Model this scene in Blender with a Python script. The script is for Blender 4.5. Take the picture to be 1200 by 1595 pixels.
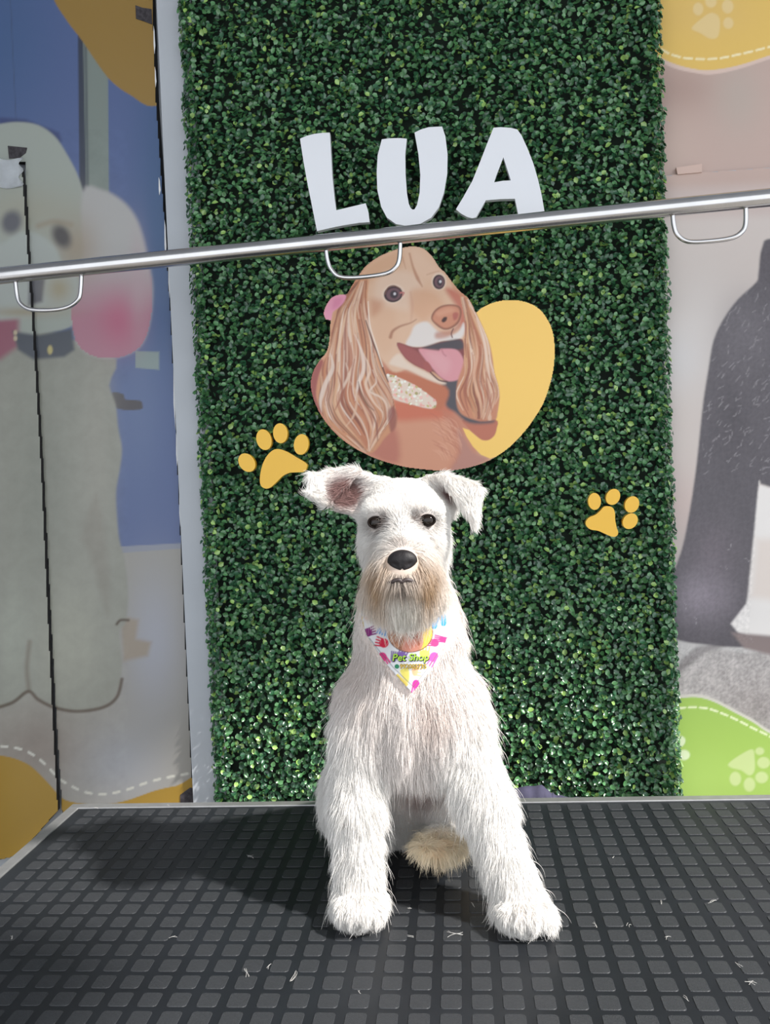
import bpy, bmesh, math, random
import numpy as np
from mathutils import Vector, Matrix
from mathutils.bvhtree import BVHTree
from mathutils.kdtree import KDTree

random.seed(7)
rng = np.random.default_rng(7)
scene = bpy.context.scene
for o in list(bpy.data.objects):
    bpy.data.objects.remove(o)
COL = scene.collection

# ------------------------------------------------------------------ camera
T = 0.80                       # height of the table top
PITCH = 0.03                   # spacing of the studs on the rubber mat
F = 1351.3                     # focal length in pixels of the 1200 x 1595 frame
CAM = np.array([1.979 * PITCH, -31.254 * PITCH, T + 17.079 * PITCH])

def cam_axes(p, y, r):
    cy, sy = math.cos(y), math.sin(y)
    fwd = np.array([-sy * math.cos(p), cy * math.cos(p), -math.sin(p)])
    right = np.array([cy, sy, 0.0])
    down = np.cross(fwd, right)
    c, s = math.cos(r), math.sin(r)
    return np.array([c * right + s * down, -s * right + c * down, fwd])

RC = cam_axes(math.radians(2.544), math.radians(5.0), math.radians(2.649))
cam_data = bpy.data.cameras.new('camera')
cam_data.sensor_fit = 'VERTICAL'
cam_data.sensor_height = 36.0
cam_data.lens = F * 36.0 / 1595.0
cam_data.clip_start = 0.01
cam_data.clip_end = 100
cam = bpy.data.objects.new('camera', cam_data)
COL.objects.link(cam)
M3 = Matrix([[RC[0][i], -RC[1][i], -RC[2][i]] for i in range(3)])
cam.matrix_world = Matrix.Translation(Vector(CAM)) @ M3.to_4x4()
scene.camera = cam

# ------------------------------------------------------------------ light
world = bpy.data.worlds.new('world')
scene.world = world
world.use_nodes = True
wn = world.node_tree.nodes
wn['Background'].inputs['Color'].default_value = (0.90, 0.95, 1.0, 1)
wn['Background'].inputs['Strength'].default_value = 1.5

SUN_DIR = Vector((-0.98, 0.42, -1.0)).normalized()    # the way the light travels
sun_data = bpy.data.lights.new('sun', 'SUN')
sun_data.energy = 5.8
sun_data.angle = math.radians(2.5)
sun_data.color = (1.0, 0.96, 0.91)
sun = bpy.data.objects.new('sun', sun_data)
sun.rotation_euler = SUN_DIR.to_track_quat('-Z', 'Y').to_euler()
sun.location = (2, -2, 4)
COL.objects.link(sun)

vs = scene.view_settings
vs.view_transform = 'Standard'
vs.look = 'None'
vs.exposure = 0.30
vs.gamma = 1.0
vs.use_curve_mapping = False

# ------------------------------------------------------------------ helpers
def ray(px, py):
    d = RC.T @ np.array([(px - 600.0) / F, (py - 797.5) / F, 1.0])
    return d

def onY(px, py, Y):
    d = ray(px, py)
    return CAM + d * ((Y - CAM[1]) / d[1])

def onZ(px, py, Z=T):
    d = ray(px, py)
    return CAM + d * ((Z - CAM[2]) / d[2])

def project(P):
    q = (np.asarray(P, float) - CAM) @ RC.T
    return np.stack([600 + F * q[..., 0] / q[..., 2], 797.5 + F * q[..., 1] / q[..., 2]], -1)

def ppm(Y):                                   # pixels per metre near depth Y
    return F / (Y - CAM[1])

def lin(c):
    c = np.asarray(c, float)
    if c.max() > 1.0:
        c = c / 255.0
    return np.where(c <= 0.04045, c / 12.92, ((c + 0.055) / 1.055) ** 2.4)

def tag(o, label=None, cat=None, group=None, kind=None):
    if label: o['label'] = label
    if cat: o['category'] = cat
    if group: o['group'] = group
    if kind: o['kind'] = kind
    return o

def empty(name, loc=(0, 0, 0), rz=0.0):
    o = bpy.data.objects.new(name, None)
    o.location = loc
    o.rotation_euler = (0, 0, rz)
    o.empty_display_size = 0.05
    COL.objects.link(o)
    return o

def link(name, me, mat=None, parent=None, smooth=False):
    o = bpy.data.objects.new(name, me)
    COL.objects.link(o)
    if mat: me.materials.append(mat)
    if parent:
        o.parent = parent
        o.matrix_parent_inverse = Matrix.Translation(-Vector(parent.location)) if parent.parent is None else Matrix.Identity(4)
    if smooth:
        me.polygons.foreach_set('use_smooth', [True] * len(me.polygons))
    return o

def pydata(name, verts, faces, mat=None, parent=None, smooth=False):
    me = bpy.data.meshes.new(name)
    me.from_pydata([tuple(map(float, v)) for v in verts], [], [tuple(map(int, f)) for f in faces])
    me.update()
    return link(name, me, mat, parent, smooth)

def bm_obj(name, bm, mat=None, parent=None, smooth=False):
    me = bpy.data.meshes.new(name)
    bm.normal_update()
    bm.to_mesh(me)
    bm.free()
    return link(name, me, mat, parent, smooth)

def box(bm, lo, hi, bevel=0.0, seg=2):
    lo = Vector(lo); hi = Vector(hi)
    m = Matrix.Translation((lo + hi) / 2) @ Matrix.Diagonal((*(hi - lo), 1))
    r = bmesh.ops.create_cube(bm, size=1, matrix=m)
    if bevel > 0:
        es = list({e for v in r['verts'] for e in v.link_edges})
        bmesh.ops.bevel(bm, geom=es, offset=bevel, segments=seg, profile=0.5, affect='EDGES')
    return bm

def box_obj(name, lo, hi, mat, parent=None, bevel=0.0, seg=2):
    return bm_obj(name, box(bmesh.new(), lo, hi, bevel, seg), mat, parent)

def tube(name, pts, r, mat, parent=None, n=16, caps=True):
    pts = [np.asarray(p, float) for p in pts]
    V, Fc = [], []
    up = np.array([0.0, 0, 1])
    prev = None
    for i, p in enumerate(pts):
        t = pts[min(i + 1, len(pts) - 1)] - pts[max(i - 1, 0)]
        t /= np.linalg.norm(t)
        if prev is None:
            a = np.cross(t, up if abs(t[2]) < 0.9 else np.array([0, 1.0, 0]))
        else:
            a = prev - t * np.dot(prev, t)
        a /= np.linalg.norm(a)
        prev = a
        b = np.cross(t, a)
        rr = r[i] if hasattr(r, '__len__') else r
        for k in range(n):
            th = 2 * math.pi * k / n
            V.append(p + rr * (math.cos(th) * a + math.sin(th) * b))
    for i in range(len(pts) - 1):
        for k in range(n):
            k2 = (k + 1) % n
            Fc.append((i * n + k, i * n + k2, (i + 1) * n + k2, (i + 1) * n + k))
    if caps:
        Fc.append(tuple(range(n))[::-1])
        Fc.append(tuple((len(pts) - 1) * n + k for k in range(n)))
    bm = bmesh.new()
    vs_ = [bm.verts.new(v) for v in V]
    for f in Fc:
        bm.faces.new([vs_[k] for k in f])
    bmesh.ops.recalc_face_normals(bm, faces=bm.faces)
    return bm_obj(name, bm, mat, parent, smooth=True)

def catmull(pts, n=8, closed=True):
    P = np.asarray(pts, float)
    N = len(P)
    out = []
    for i in range(N if closed else N - 1):
        if closed:
            p0, p1, p2, p3 = P[i - 1], P[i], P[(i + 1) % N], P[(i + 2) % N]
        else:
            p0, p1, p2, p3 = P[max(i - 1, 0)], P[i], P[i + 1], P[min(i + 2, N - 1)]
        for t in np.linspace(0, 1, n, endpoint=False):
            out.append(0.5 * ((2 * p1) + (-p0 + p2) * t + (2 * p0 - 5 * p1 + 4 * p2 - p3) * t * t + (-p0 + 3 * p1 - 3 * p2 + p3) * t ** 3))
    if not closed:
        out.append(P[-1])
    return np.array(out)

def plate(name, outline, Y0, Y1, mat, parent=None, bevel=0.0, holes=()):
    """a flat sign cut to an outline of photo pixels, standing at depth Y0 (face) .. Y1 (back)"""
    bm = bmesh.new()
    loops = [outline] + list(holes)
    edges = []
    rings = []
    for lp in loops:
        v = [bm.verts.new(onY(x, y, Y0)) for x, y in lp]
        rings.append(v)
        edges += [bm.edges.new((v[i], v[(i + 1) % len(v)])) for i in range(len(v))]
    bmesh.ops.triangle_fill(bm, edges=edges, use_beauty=True, use_dissolve=False)
    bmesh.ops.recalc_face_normals(bm, faces=bm.faces)
    for f in bm.faces:
        if f.normal.y > 0:
            f.normal_flip()
    front = list(bm.faces)
    # side walls and back
    off = Vector((0, Y1 - Y0, 0))
    vmap = {v: bm.verts.new(v.co + off) for v in list(bm.verts)}
    for f in front:
        bm.faces.new([vmap[v] for v in reversed(f.verts)])
    for v in rings:
        for i in range(len(v)):
            a, b = v[i], v[(i + 1) % len(v)]
            bm.faces.new([a, b, vmap[b], vmap[a]])
    bmesh.ops.recalc_face_normals(bm, faces=bm.faces)
    return bm_obj(name, bm, mat, parent)

# ------------------------------------------------------------------ materials
def mat(name, col=(0.5, 0.5, 0.5), rough=0.5, metal=0.0, noise=0.0, nscale=20.0, bump=0.0, bscale=200.0, spec=0.5, attr=None, coat=0.0, sss=0.0, stretch=None):
    m = bpy.data.materials.new(name)
    m.use_nodes = True
    nt = m.node_tree
    b = nt.nodes['Principled BSDF']
    b.inputs['Roughness'].default_value = rough
    b.inputs['Metallic'].default_value = metal
    b.inputs['Specular IOR Level'].default_value = spec
    b.inputs['Coat Weight'].default_value = coat
    b.inputs['Coat Roughness'].default_value = 0.15
    b.inputs['Base Color'].default_value = (*col, 1)
    if sss:
        b.inputs['Subsurface Weight'].default_value = sss
        b.inputs['Subsurface Radius'].default_value = (0.01, 0.006, 0.004)
    src = None
    if attr:
        a = nt.nodes.new('ShaderNodeAttribute')
        a.attribute_name = attr
        src = a.outputs['Color']
    tc = nt.nodes.new('ShaderNodeTexCoord')
    vec = tc.outputs['Object']
    if stretch:
        mp = nt.nodes.new('ShaderNodeMapping')
        mp.inputs['Scale'].default_value = stretch
        nt.links.new(vec, mp.inputs['Vector'])
        vec = mp.outputs['Vector']
    if noise > 0:
        n = nt.nodes.new('ShaderNodeTexNoise')
        n.inputs['Scale'].default_value = nscale
        n.inputs['Detail'].default_value = 4
        nt.links.new(vec, n.inputs['Vector'])
        mr = nt.nodes.new('ShaderNodeMapRange')
        mr.inputs['From Min'].default_value = 0.3
        mr.inputs['From Max'].default_value = 0.7
        mr.inputs['To Min'].default_value = 1 - noise
        mr.inputs['To Max'].default_value = 1 + noise
        nt.links.new(n.outputs['Fac'], mr.inputs['Value'])
        mx = nt.nodes.new('ShaderNodeVectorMath')
        mx.operation = 'SCALE'
        if src: nt.links.new(src, mx.inputs[0])
        else: mx.inputs[0].default_value = col
        nt.links.new(mr.outputs['Result'], mx.inputs['Scale'])
        src = mx.outputs['Vector']
    if src:
        nt.links.new(src, b.inputs['Base Color'])
    if bump > 0:
        n = nt.nodes.new('ShaderNodeTexNoise')
        n.inputs['Scale'].default_value = bscale
        n.inputs['Detail'].default_value = 3
        nt.links.new(vec, n.inputs['Vector'])
        bp = nt.nodes.new('ShaderNodeBump')
        bp.inputs['Strength'].default_value = bump
        bp.inputs['Distance'].default_value = 0.001
        nt.links.new(n.outputs['Fac'], bp.inputs['Height'])
        nt.links.new(bp.outputs['Normal'], b.inputs['Normal'])
    return m

GL, GR, GS = 0.86, 0.95, 0.97        # colour gain making up for the light on the left door, right boards, portrait
M = {}
M['plaster'] = mat('plaster', lin((178, 182, 188)), 0.7, noise=0.03, nscale=6, bump=0.15, bscale=60)
M['floor'] = mat('floor_tile', lin((120, 116, 110)), 0.4, noise=0.08, nscale=4)
M['dark'] = mat('dark_gap', lin((26, 24, 26)), 0.8)
M['alu'] = mat('brushed_aluminium', lin((176, 176, 176)), 0.42, metal=0.75, noise=0.08, nscale=60, stretch=(1, 1, 1))
M['steel'] = mat('stainless_steel', lin((200, 198, 198)), 0.2, metal=1.0, noise=0.05, nscale=30)
M['rubber'] = mat('rubber', lin((28, 31, 35)), 0.45, noise=0.18, nscale=12, bump=0.05, bscale=300, spec=0.35)
M['stud'] = mat('rubber_stud', lin((50, 52, 55)), 0.5, noise=0.14, nscale=300, bump=0.6, bscale=900, spec=0.4)
M['leg'] = mat('powder_coated_steel', lin((60, 60, 62)), 0.5)
M['white'] = mat('white_acrylic', lin((222, 223, 228)), 0.22, coat=0.3)
M['yellow'] = mat('yellow_acrylic', lin((238, 184, 44)), 0.3, coat=0.2)
M['print'] = mat('printed_vinyl', rough=0.32, attr='Col', spec=0.45)
M['printsign'] = mat('printed_board', rough=0.4, attr='Col', spec=0.4)
M['edge'] = mat('board_edge', lin((60, 40, 30)), 0.6)
# ------------------------------------------------------------------ the place
WY = 0.60                          # front of the back wall
def struct(o):
    o['kind'] = 'structure'
    return o
struct(box_obj('floor', (-3, -3.5, -0.05), (3, WY + 0.12, 0), M['floor']))
struct(box_obj('wall_back', (-3, WY, 0), (3, WY + 0.12, 2.75), M['plaster']))
cp = [(-3, WY + .12), (3, WY + .12), (3, -.195), (1.45, -.195), (1.2, -.5), (1.2, -.75), (1.6, -.85), (1.6, -1.7), (-3, -1.7)]   # unseen roof, its front edge cut to shape where sunlight falls
struct(pydata('shade_ceiling', [(x, y, 2.75) for x, y in cp] + [(x, y, 2.85) for x, y in cp],
              [tuple(range(9)), tuple(range(17, 8, -1))] + [(i, (i + 1) % 9, 9 + (i + 1) % 9, 9 + i) for i in range(9)], M['plaster']))
struct(box_obj('shade_wall_left', (-1.75, -1.6, 0), (-1.63, WY, 2.75), M['plaster']))  # unseen wall added to hold off sky light from the left

# plaster strip between the printed door and the hedge
def quadplate(name, poly, Y0, Y1, material, parent=None):
    return plate(name, poly, Y0, Y1, material, parent)
st = quadplate('trim_1', [(241, -60), (292, -60), (356, 1330), (305, 1330)], 0.572, WY + 0.01, M['plaster'])
struct(st)

# ------------------------------------------------------------------ grooming table
cornerL = onZ(122, 1259.5)
X0 = float(cornerL[0]); X1 = 0.66
YB = 12.62 * PITCH; YF = -0.30
table = empty('grooming_table', (0, 0.04, 0))
tag(table, 'grooming table with black studded rubber top and thin aluminium edge under the dog', 'table')
W = 0.017
top = box_obj('tabletop', (X0 - W + .002, YF - W + .002, T - 0.03), (X1 + W - .002, YB + W - .002, T - 0.004), M['leg'], table)
def strip(lo, hi):
    return box_obj('edge_strip', lo, hi, M['alu'], table, bevel=0.0012)
strip((X0 - W, YB, T - 0.034), (X1 + W, YB + W, T + 0.0015))
strip((X0 - W, YF - W, T - 0.034), (X1 + W, YF, T + 0.0015))
strip((X0 - W, YF, T - 0.034), (X0, YB, T + 0.0015))
strip((X1, YF, T - 0.034), (X1 + W, YB, T + 0.0015))
matp = box_obj('rubber_mat', (X0, YF, T - 0.004), (X1, YB, T - 0.0007), M['rubber'], table)
# raised studs
sw, sd, rad = 0.0103, 0.0115, 0.0032
ring = []
for cx, cy, a0 in ((1, 1, 0), (-1, 1, 90), (-1, -1, 180), (1, -1, 270)):
    for k in range(3):
        a = math.radians(a0 + 45 * k)
        ring.append((cx * (sw - rad) + rad * math.cos(a), cy * (sd - rad) + rad * math.sin(a)))
sv = [(x * 1.0, y * 1.0, -0.0008) for x, y in ring] + [(x * 0.955, y * 0.955, 0.0) for x, y in ring]
sf = [tuple(range(12, 24))] + [(i, (i + 1) % 12, 12 + (i + 1) % 12, 12 + i) for i in range(12)]
stud_me = bpy.data.meshes.new('mat_stud')
stud_me.from_pydata(sv, [], sf)
stud_me.materials.append(M['stud'])
cells = []
for r in range(-12, 10):
    for j in range(int(math.ceil((X0 + 0.012) / PITCH)), int((X1 - 0.012) / PITCH) + 1):
        x, y = j * PITCH, -r * PITCH
        if y < YF + 0.012: continue
        px, py = project((x, y, T))
        vis = -20 < px < 1220 and 0 < py < 1600
        hidden = 500 < px < 870 and py < 1440
        cells.append((not (vis and not hidden), -r if vis else 99, x, y))
cells.sort(key=lambda c: (c[0], c[1], abs(c[2])))
for k, (_, _, x, y) in enumerate(cells[:300]):
    o = bpy.data.objects.new('mat_stud', stud_me)
    COL.objects.link(o)
    o.parent = matp
    o.location = (x, y, T)
V, Fc = [], []
for (_, _, x, y) in cells[300:]:
    b = len(V)
    V += [(x + a, y + c, T + d) for a, c, d in sv]
    Fc += [tuple(b + i for i in f) for f in sf]
rest = pydata('mat_studs_field', V, Fc, M['stud'], None)
rest.parent = matp
rest['kind'] = 'stuff'
for lx in (X0 + 0.06, X1 - 0.06):
    for ly in (YF + 0.06, YB - 0.06):
        box_obj('leg', (lx - 0.02, ly - 0.02, 0), (lx + 0.02, ly + 0.02, T - 0.03), M['leg'], table, bevel=0.003)
    box_obj('foot_rail', (lx - 0.015, YF + 0.08, 0.12), (lx + 0.015, YB - 0.08, 0.15), M['leg'], table, bevel=0.003)

# ------------------------------------------------------------------ steel rail with tether loops
RY = 0.36
def rail_pt(x, y): return onY(x, y, RY)
a, b = rail_pt(0, 429.5), rail_pt(1200, 307.5)
rail = empty('tether_rail', (0, RY, 0))
tag(rail, 'polished stainless steel tether rail with three wire loops crossing above the dog', 'rail')
d = (b - a) / np.linalg.norm(b - a)
e0, e1 = a - d * 0.30, b + d * 0.30
tube('rail_tube', [e0 + d * s for s in np.linspace(0, np.linalg.norm(e1 - e0), 12)], 0.0126, M['steel'], rail, n=28)
for e in (e0, e1):
    tube('rail_post', [(e[0], e[1], 0.0), (e[0], e[1], e[2] + 0.02)], 0.016, M['steel'], rail, n=20)
    tube('post_base', [(e[0], e[1], 0.0), (e[0], e[1], 0.012)], 0.06, M['steel'], rail, n=28)
def loop(pts, wr):
    P = [rail_pt(x, y) for x, y in pts]
    pw = catmull(P, 6, closed=False)
    lo = tube('tether_loop', pw, wr, M['steel'], rail, n=10)
    return lo
loop([(24, 438), (27, 462), (33, 474), (48, 482), (80, 483), (104, 479), (119, 470), (125, 458), (127, 428)], 0.0032)
loop([(508, 385), (510, 403), (516, 419), (530, 431), (560, 432), (598, 427), (614, 419), (622, 405), (624, 374)], 0.0034)
loop([(1048, 326), (1050, 350), (1056, 366), (1072, 376), (1100, 376), (1138, 371), (1155, 362), (1162, 348), (1162, 314)], 0.0034)

# ------------------------------------------------------------------ hedge of artificial box leaves
HB = 0.585
hedge = empty('hedge_panel', onY(690, 1330, HB))
tag(hedge, 'tall panel of artificial green boxwood leaves on the wall behind the dog', 'hedge')
hq = [onY(288, -70, HB), onY(1016, -70, HB), onY(1052, 1350, HB), onY(352, 1350, HB)]
M['hedgeback'] = mat('hedge_netting', lin((14, 30, 18)), 0.9, noise=0.3, nscale=40)
bmv = [(*v[:1], HB, v[2]) for v in hq]
bk = pydata('backing', [(v[0], HB, v[2]) for v in hq] + [(v[0], WY - 0.001, v[2]) for v in hq],
            [(0, 1, 2, 3), (7, 6, 5, 4), (0, 4, 5, 1), (1, 5, 6, 2), (2, 6, 7, 3), (3, 7, 4, 0)], M['hedgeback'], hedge)

leafm = bpy.data.materials.new('box_leaf')
leafm.use_nodes = True
nt = leafm.node_tree
bs = nt.nodes['Principled BSDF']
at_ = nt.nodes.new('ShaderNodeAttribute'); at_.attribute_name = 'Col'
nt.links.new(at_.outputs['Color'], bs.inputs['Base Color'])
bs.inputs['Roughness'].default_value = 0.26
bs.inputs['Specular IOR Level'].default_value = 0.8

# one cupped leaf: 8 verts round + centre rib
lo_ = []
for t, w in ((0.0, 0.0), (0.18, 0.30), (0.5, 0.46), (0.82, 0.30), (1.0, 0.0)):
    lo_.append((t, w))
def leaf_template():
    v = [(0, 0, 0), (0.25, 0.33, 0.13), (0.62, 0.39, 0.22), (1.0, 0, 0.10), (0.62, -0.39, 0.22), (0.25, -0.33, 0.13), (0.50, 0, -0.06)]
    f = [(0, 1, 6), (1, 2, 6), (2, 3, 6), (3, 4, 6), (4, 5, 6), (5, 0, 6)]
    return np.array(v, float), np.array(f)
LV, LF = leaf_template()
def hedge_frame(u, v):
    """u 0..1 left to right, v 0..1 top to bottom on the panel -> x, z"""
    A, B, C, D = [np.array([q[0], q[2]]) for q in hq]
    top_ = A + np.outer(u, (B - A)); bot = D + np.outer(u, (C - D))
    return top_ + (bot - top_) * v[:, None]
NL = 46000
u = rng.random(NL) * 1.012 - 0.006
u[:2600] = rng.uniform(-.007, .014, 2600)
u[2600:5200] = rng.uniform(.986, 1.007, 2600)
v = rng.random(NL)
xz = hedge_frame(u, v)
# small sprigs: leaves of a sprig share a centre and fan out
depth = rng.random(NL) ** 0.8 * 0.034
bulge = 0.007 * np.sin(xz[:, 0] * 37 + 1.3 * np.sin(xz[:, 1] * 23)) * np.sin(xz[:, 1] * 41)
py_ = HB - 0.004 - depth - bulge * 0.6
size = rng.uniform(0.0075, 0.0120, NL)
nrm = np.stack([rng.normal(0, 0.55, NL), -np.ones(NL), rng.normal(0.45, 0.55, NL)], -1)
side = np.clip((u - 0.985) / 0.02, 0, 1) - np.clip((0.015 - u) / 0.02, 0, 1)
nrm[:, 0] += side * 1.5
nrm /= np.linalg.norm(nrm, axis=1)[:, None]
tn = rng.normal(0, 1, (NL, 3))
tn -= nrm * (tn * nrm).sum(1)[:, None]
tn /= np.linalg.norm(tn, axis=1)[:, None]
bn = np.cross(nrm, tn)
org = np.stack([xz[:, 0], py_, xz[:, 1]], -1)
P = org[:, None, :] + size[:, None, None] * ((LV[None, :, :1] - 0.5) * tn[:, None, :] + LV[None, :, 1:2] * bn[:, None, :] + LV[None, :, 2:3] * nrm[:, None, :])
base = lin((78, 126, 78)); young = lin((140, 176, 92)); deep = lin((44, 88, 58))
mixv = rng.random(NL)
patch = 0.5 + 0.5 * np.sin(xz[:, 0] * 60 + 2 * np.sin(xz[:, 1] * 31)) * np.sin(xz[:, 1] * 53 + np.sin(xz[:, 0] * 47))
lc = np.where((mixv < 0.07 + 0.10 * (patch > 0.8))[:, None], young, np.where((mixv > 0.5)[:, None], base, deep))
lc = lc * rng.uniform(0.7, 1.25, NL)[:, None]
def leaf_mesh(name, idx):
    n = len(idx)
    me = bpy.data.meshes.new(name)
    vv = P[idx].reshape(-1, 3)
    ff = (LF[None] + (np.arange(n) * 7)[:, None, None]).reshape(-1, 3)
    me.vertices.add(len(vv)); me.vertices.foreach_set('co', vv.ravel())
    me.loops.add(ff.size); me.loops.foreach_set('vertex_index', ff.ravel())
    me.polygons.add(len(ff)); me.polygons.foreach_set('loop_start', np.arange(len(ff)) * 3)
    me.polygons.foreach_set('use_smooth', np.ones(len(ff), bool))
    at = me.color_attributes.new('Col', 'FLOAT_COLOR', 'POINT')
    cc = np.ones((len(vv), 4)); cc[:, :3] = np.repeat(lc[idx], 7, 0)
    at.data.foreach_set('color', cc.ravel())
    me.update(); me.validate()
    me.materials.append(leafm)
    return me
# the front-most, largest leaves are parts of their own, the rest one mass
rank = np.argsort(-(size * 60 - py_ * 12))
single = rank[:300]; mass = rank[300:]
o = link('foliage', leaf_mesh('foliage', mass), None, hedge)
o['kind'] = 'stuff'
for k in single:
    link('leaf', leaf_mesh('leaf', np.array([k])), None, hedge)

# ------------------------------------------------------------------ letters and paw signs on the hedge
SY0, SY1 = 0.508, 0.520
def standoff(name, parent, x, y):
    p = onY(x, y, SY1)
    return tube(name, [(p[0], SY1, p[2]), (p[0], WY - 0.003, p[2])], 0.004, M['leg'], hedge, n=10)   # pins stand out of the hedge, the sign rests on them
def letter(ch, outline, holes, label, pin):
    root = empty('sign_letter', onY(*pin[0], SY0))
    tag(root, label, 'letter', 'white letters on the hedge')
    plate('letter_face', outline, SY0, SY1, M['white'], root, holes=holes)
    for p in pin:
        standoff('mount_pin', root, *p)
L_ = [(467.5, 216), (478, 211.5), (490, 208.5), (502, 207), (514, 206.5), (516, 240), (518, 275), (521, 305), (524, 327.5), (545, 322.5), (570, 316.5), (574, 330), (576, 346), (560, 347), (535, 351), (515, 355), (494, 360), (488, 330), (480, 290), (473, 252)]
U_ = [(595, 217), (606, 215.5), (622, 215), (634, 216), (631.5, 240), (632, 270), (634, 300), (637, 317), (640, 324), (643, 326.5), (646, 326), (650, 319), (654, 300), (655, 272), (652, 240), (646, 206.5), (655, 202), (668, 198), (689, 197), (694, 212), (697.5, 240), (697, 270), (692, 300), (684, 323), (672, 339), (655, 348.5), (635, 352), (617, 349), (603, 339), (594, 322), (588, 296), (587, 268), (588.5, 242)]
A_ = [(769, 199), (780, 198), (795, 199), (806, 201.5), (813, 211), (822, 231), (831, 254), (838, 278), (844, 303), (848.5, 329), (842, 336), (808, 336), (805, 322), (802.5, 309.5), (780, 310), (757, 312), (750, 325), (742, 338.5), (736, 340), (728, 338), (719, 333), (710.5, 326), (722, 307), (736, 282), (749, 250), (759, 224)]
AH = [(784.5, 245), (789, 259), (796, 281), (784, 281.5), (770, 284), (774, 272), (779, 259)]
letter('L', L_, [], 'white letter L, leftmost of the three on the hedge', [(500, 250), (505, 335)])
letter('U', U_, [], 'white letter U between the L and the A on the hedge', [(612, 250), (672, 250), (640, 340)])
letter('A', A_, [AH], 'white letter A, rightmost of the three on the hedge', [(786, 215), (735, 315), (820, 315)])

def oval(cx, cy, rx, ry, ang, n=28):
    a = math.radians(ang)
    return [(cx + rx * math.cos(t) * math.cos(a) - ry * math.sin(t) * math.sin(a), cy + rx * math.cos(t) * math.sin(a) + ry * math.sin(t) * math.cos(a)) for t in np.linspace(0, 2 * math.pi, n, endpoint=False)]
def paw(label, pad, toes):
    root = empty('paw_sign', onY(*pad[0], SY0))
    tag(root, label, 'sign', 'yellow paw signs on the hedge')
    o = plate('main_pad', catmull(pad, 6), SY0, SY1, M['yellow'], root)
    standoff('mount_pin', root, *np.mean(pad, 0))
    for t in toes:
        plate('toe_pad', oval(*t), SY0, SY1, M['yellow'], root)
        standoff('mount_pin', root, t[0], t[1])
def zp(x0, y0, s, L): return [(x0 + x / s, y0 + y / s) for x, y in L]
paw('yellow paw print sign on the hedge left of the dog portrait',
    zp(340, 640, 7.5, [(700, 445), (800, 475), (920, 545), (1025, 610), (1038, 655), (1005, 710), (930, 718), (830, 725), (750, 765), (680, 835), (610, 895), (555, 908), (505, 880), (487, 820), (495, 720), (525, 610), (575, 520), (635, 463)]),
    [(384.6, 720.6, 15.6, 12, 55), (411.3, 684.8, 16.4, 11.7, 76), (436.8, 674.8, 15.6, 11.3, 85), (469.4, 692.2, 16.2, 11.5, 98)])
paw('yellow paw print sign near the right edge of the hedge',
    zp(880, 740, 6.667, [(450, 322), (500, 340), (522, 390), (525, 460), (540, 540), (556, 595), (540, 632), (495, 640), (430, 615), (350, 580), (270, 565), (228, 530), (220, 485), (255, 440), (320, 412), (370, 370), (405, 332)]),
    [(926.6, 781, 13.2, 10, 88), (955.5, 774, 13, 10.6, 118), (985, 785.8, 13.3, 10.8, 115), (982.2, 811.8, 13.2, 10.8, 130)])
# ------------------------------------------------------------------ the dog
# every primitive: kind, data, blend, region ; positions are (pixel x, pixel y, depth Y)
def D(p): return onY(p[0], p[1], p[2])
prims = []
def cone(a, b, ra, rb, k, reg):                   # radii in pixels at their own depth
    prims.append(('c', D(a), D(b), ra / ppm(a[2]), rb / ppm(b[2]), k, reg))
def ell(c, rx, rz, ry, k, reg, tilt=0.0):         # rx, rz in pixels, ry in metres
    s = ppm(c[2])
    prims.append(('e', D(c), np.array([rx / s, ry, rz / s]), math.radians(tilt), 0, k, reg))
def tri(a, b, c, r, k, reg):
    prims.append(('t', D(a), D(b), D(c), r, k, reg))

# trunk
cone((640, 1075, .150), (640, 980, .115), 82, 72, .02, 'chest')
cone((636, 980, .115), (632, 880, .095), 72, 58, .03, 'neck')
ell((640, 1105, .105), 92, 100, .062, .03, 'chest')
cone((640, 1090, .165), (628, 1210, .260), 90, 98, .03, 'body')
ell((628, 1225, .265), 108, 78, .085, .03, 'body')
# haunches and hind legs
ell((552, 1238, .215), 50, 64, .085, .02, 'haunch', 0)
ell((706, 1238, .215), 52, 60, .085, .02, 'haunch', 0)
cone((556, 1280, .180), (578, 1304, .140), 22, 16, .015, 'hind')
cone((706, 1290, .180), (690, 1312, .115), 28, 22, .015, 'hind')
ell((684, 1317, .100), 40, 11, .034, .012, 'hind')
ell((582, 1306, .128), 20, 12, .034, .012, 'hind')
# shoulders and front legs
ell((578, 1125, .110), 48, 72, .050, .03, 'chest', -6)
ell((704, 1125, .110), 50, 72, .050, .03, 'chest', 8)
cone((566, 1150, .090), (556, 1255, .066), 44, 35, .02, 'leg')
cone((556, 1255, .066), (559, 1395, .044), 34, 32, .015, 'leg')
cone((716, 1150, .090), (754, 1250, .064), 46, 37, .02, 'leg')
cone((754, 1250, .064), (806, 1398, .036), 36, 33, .015, 'leg')
# front paws with toes
def pawprim(cx, cy, Y, w, h, dx):
    ell((cx, cy, Y), w, h, .036, .014, 'paw')
    for k, t in enumerate((-.66, -.23, .23, .66)):
        ell((cx + dx + t * w * 1.02, cy + h * .28, Y - .030 + .010 * abs(t) * 1.5), w * .30, h * .62, .017, .006, 'paw')
pawprim(560, 1412, .030, 38, 25, 0)
pawprim(815, 1420, .022, 42, 26, 6)
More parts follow.
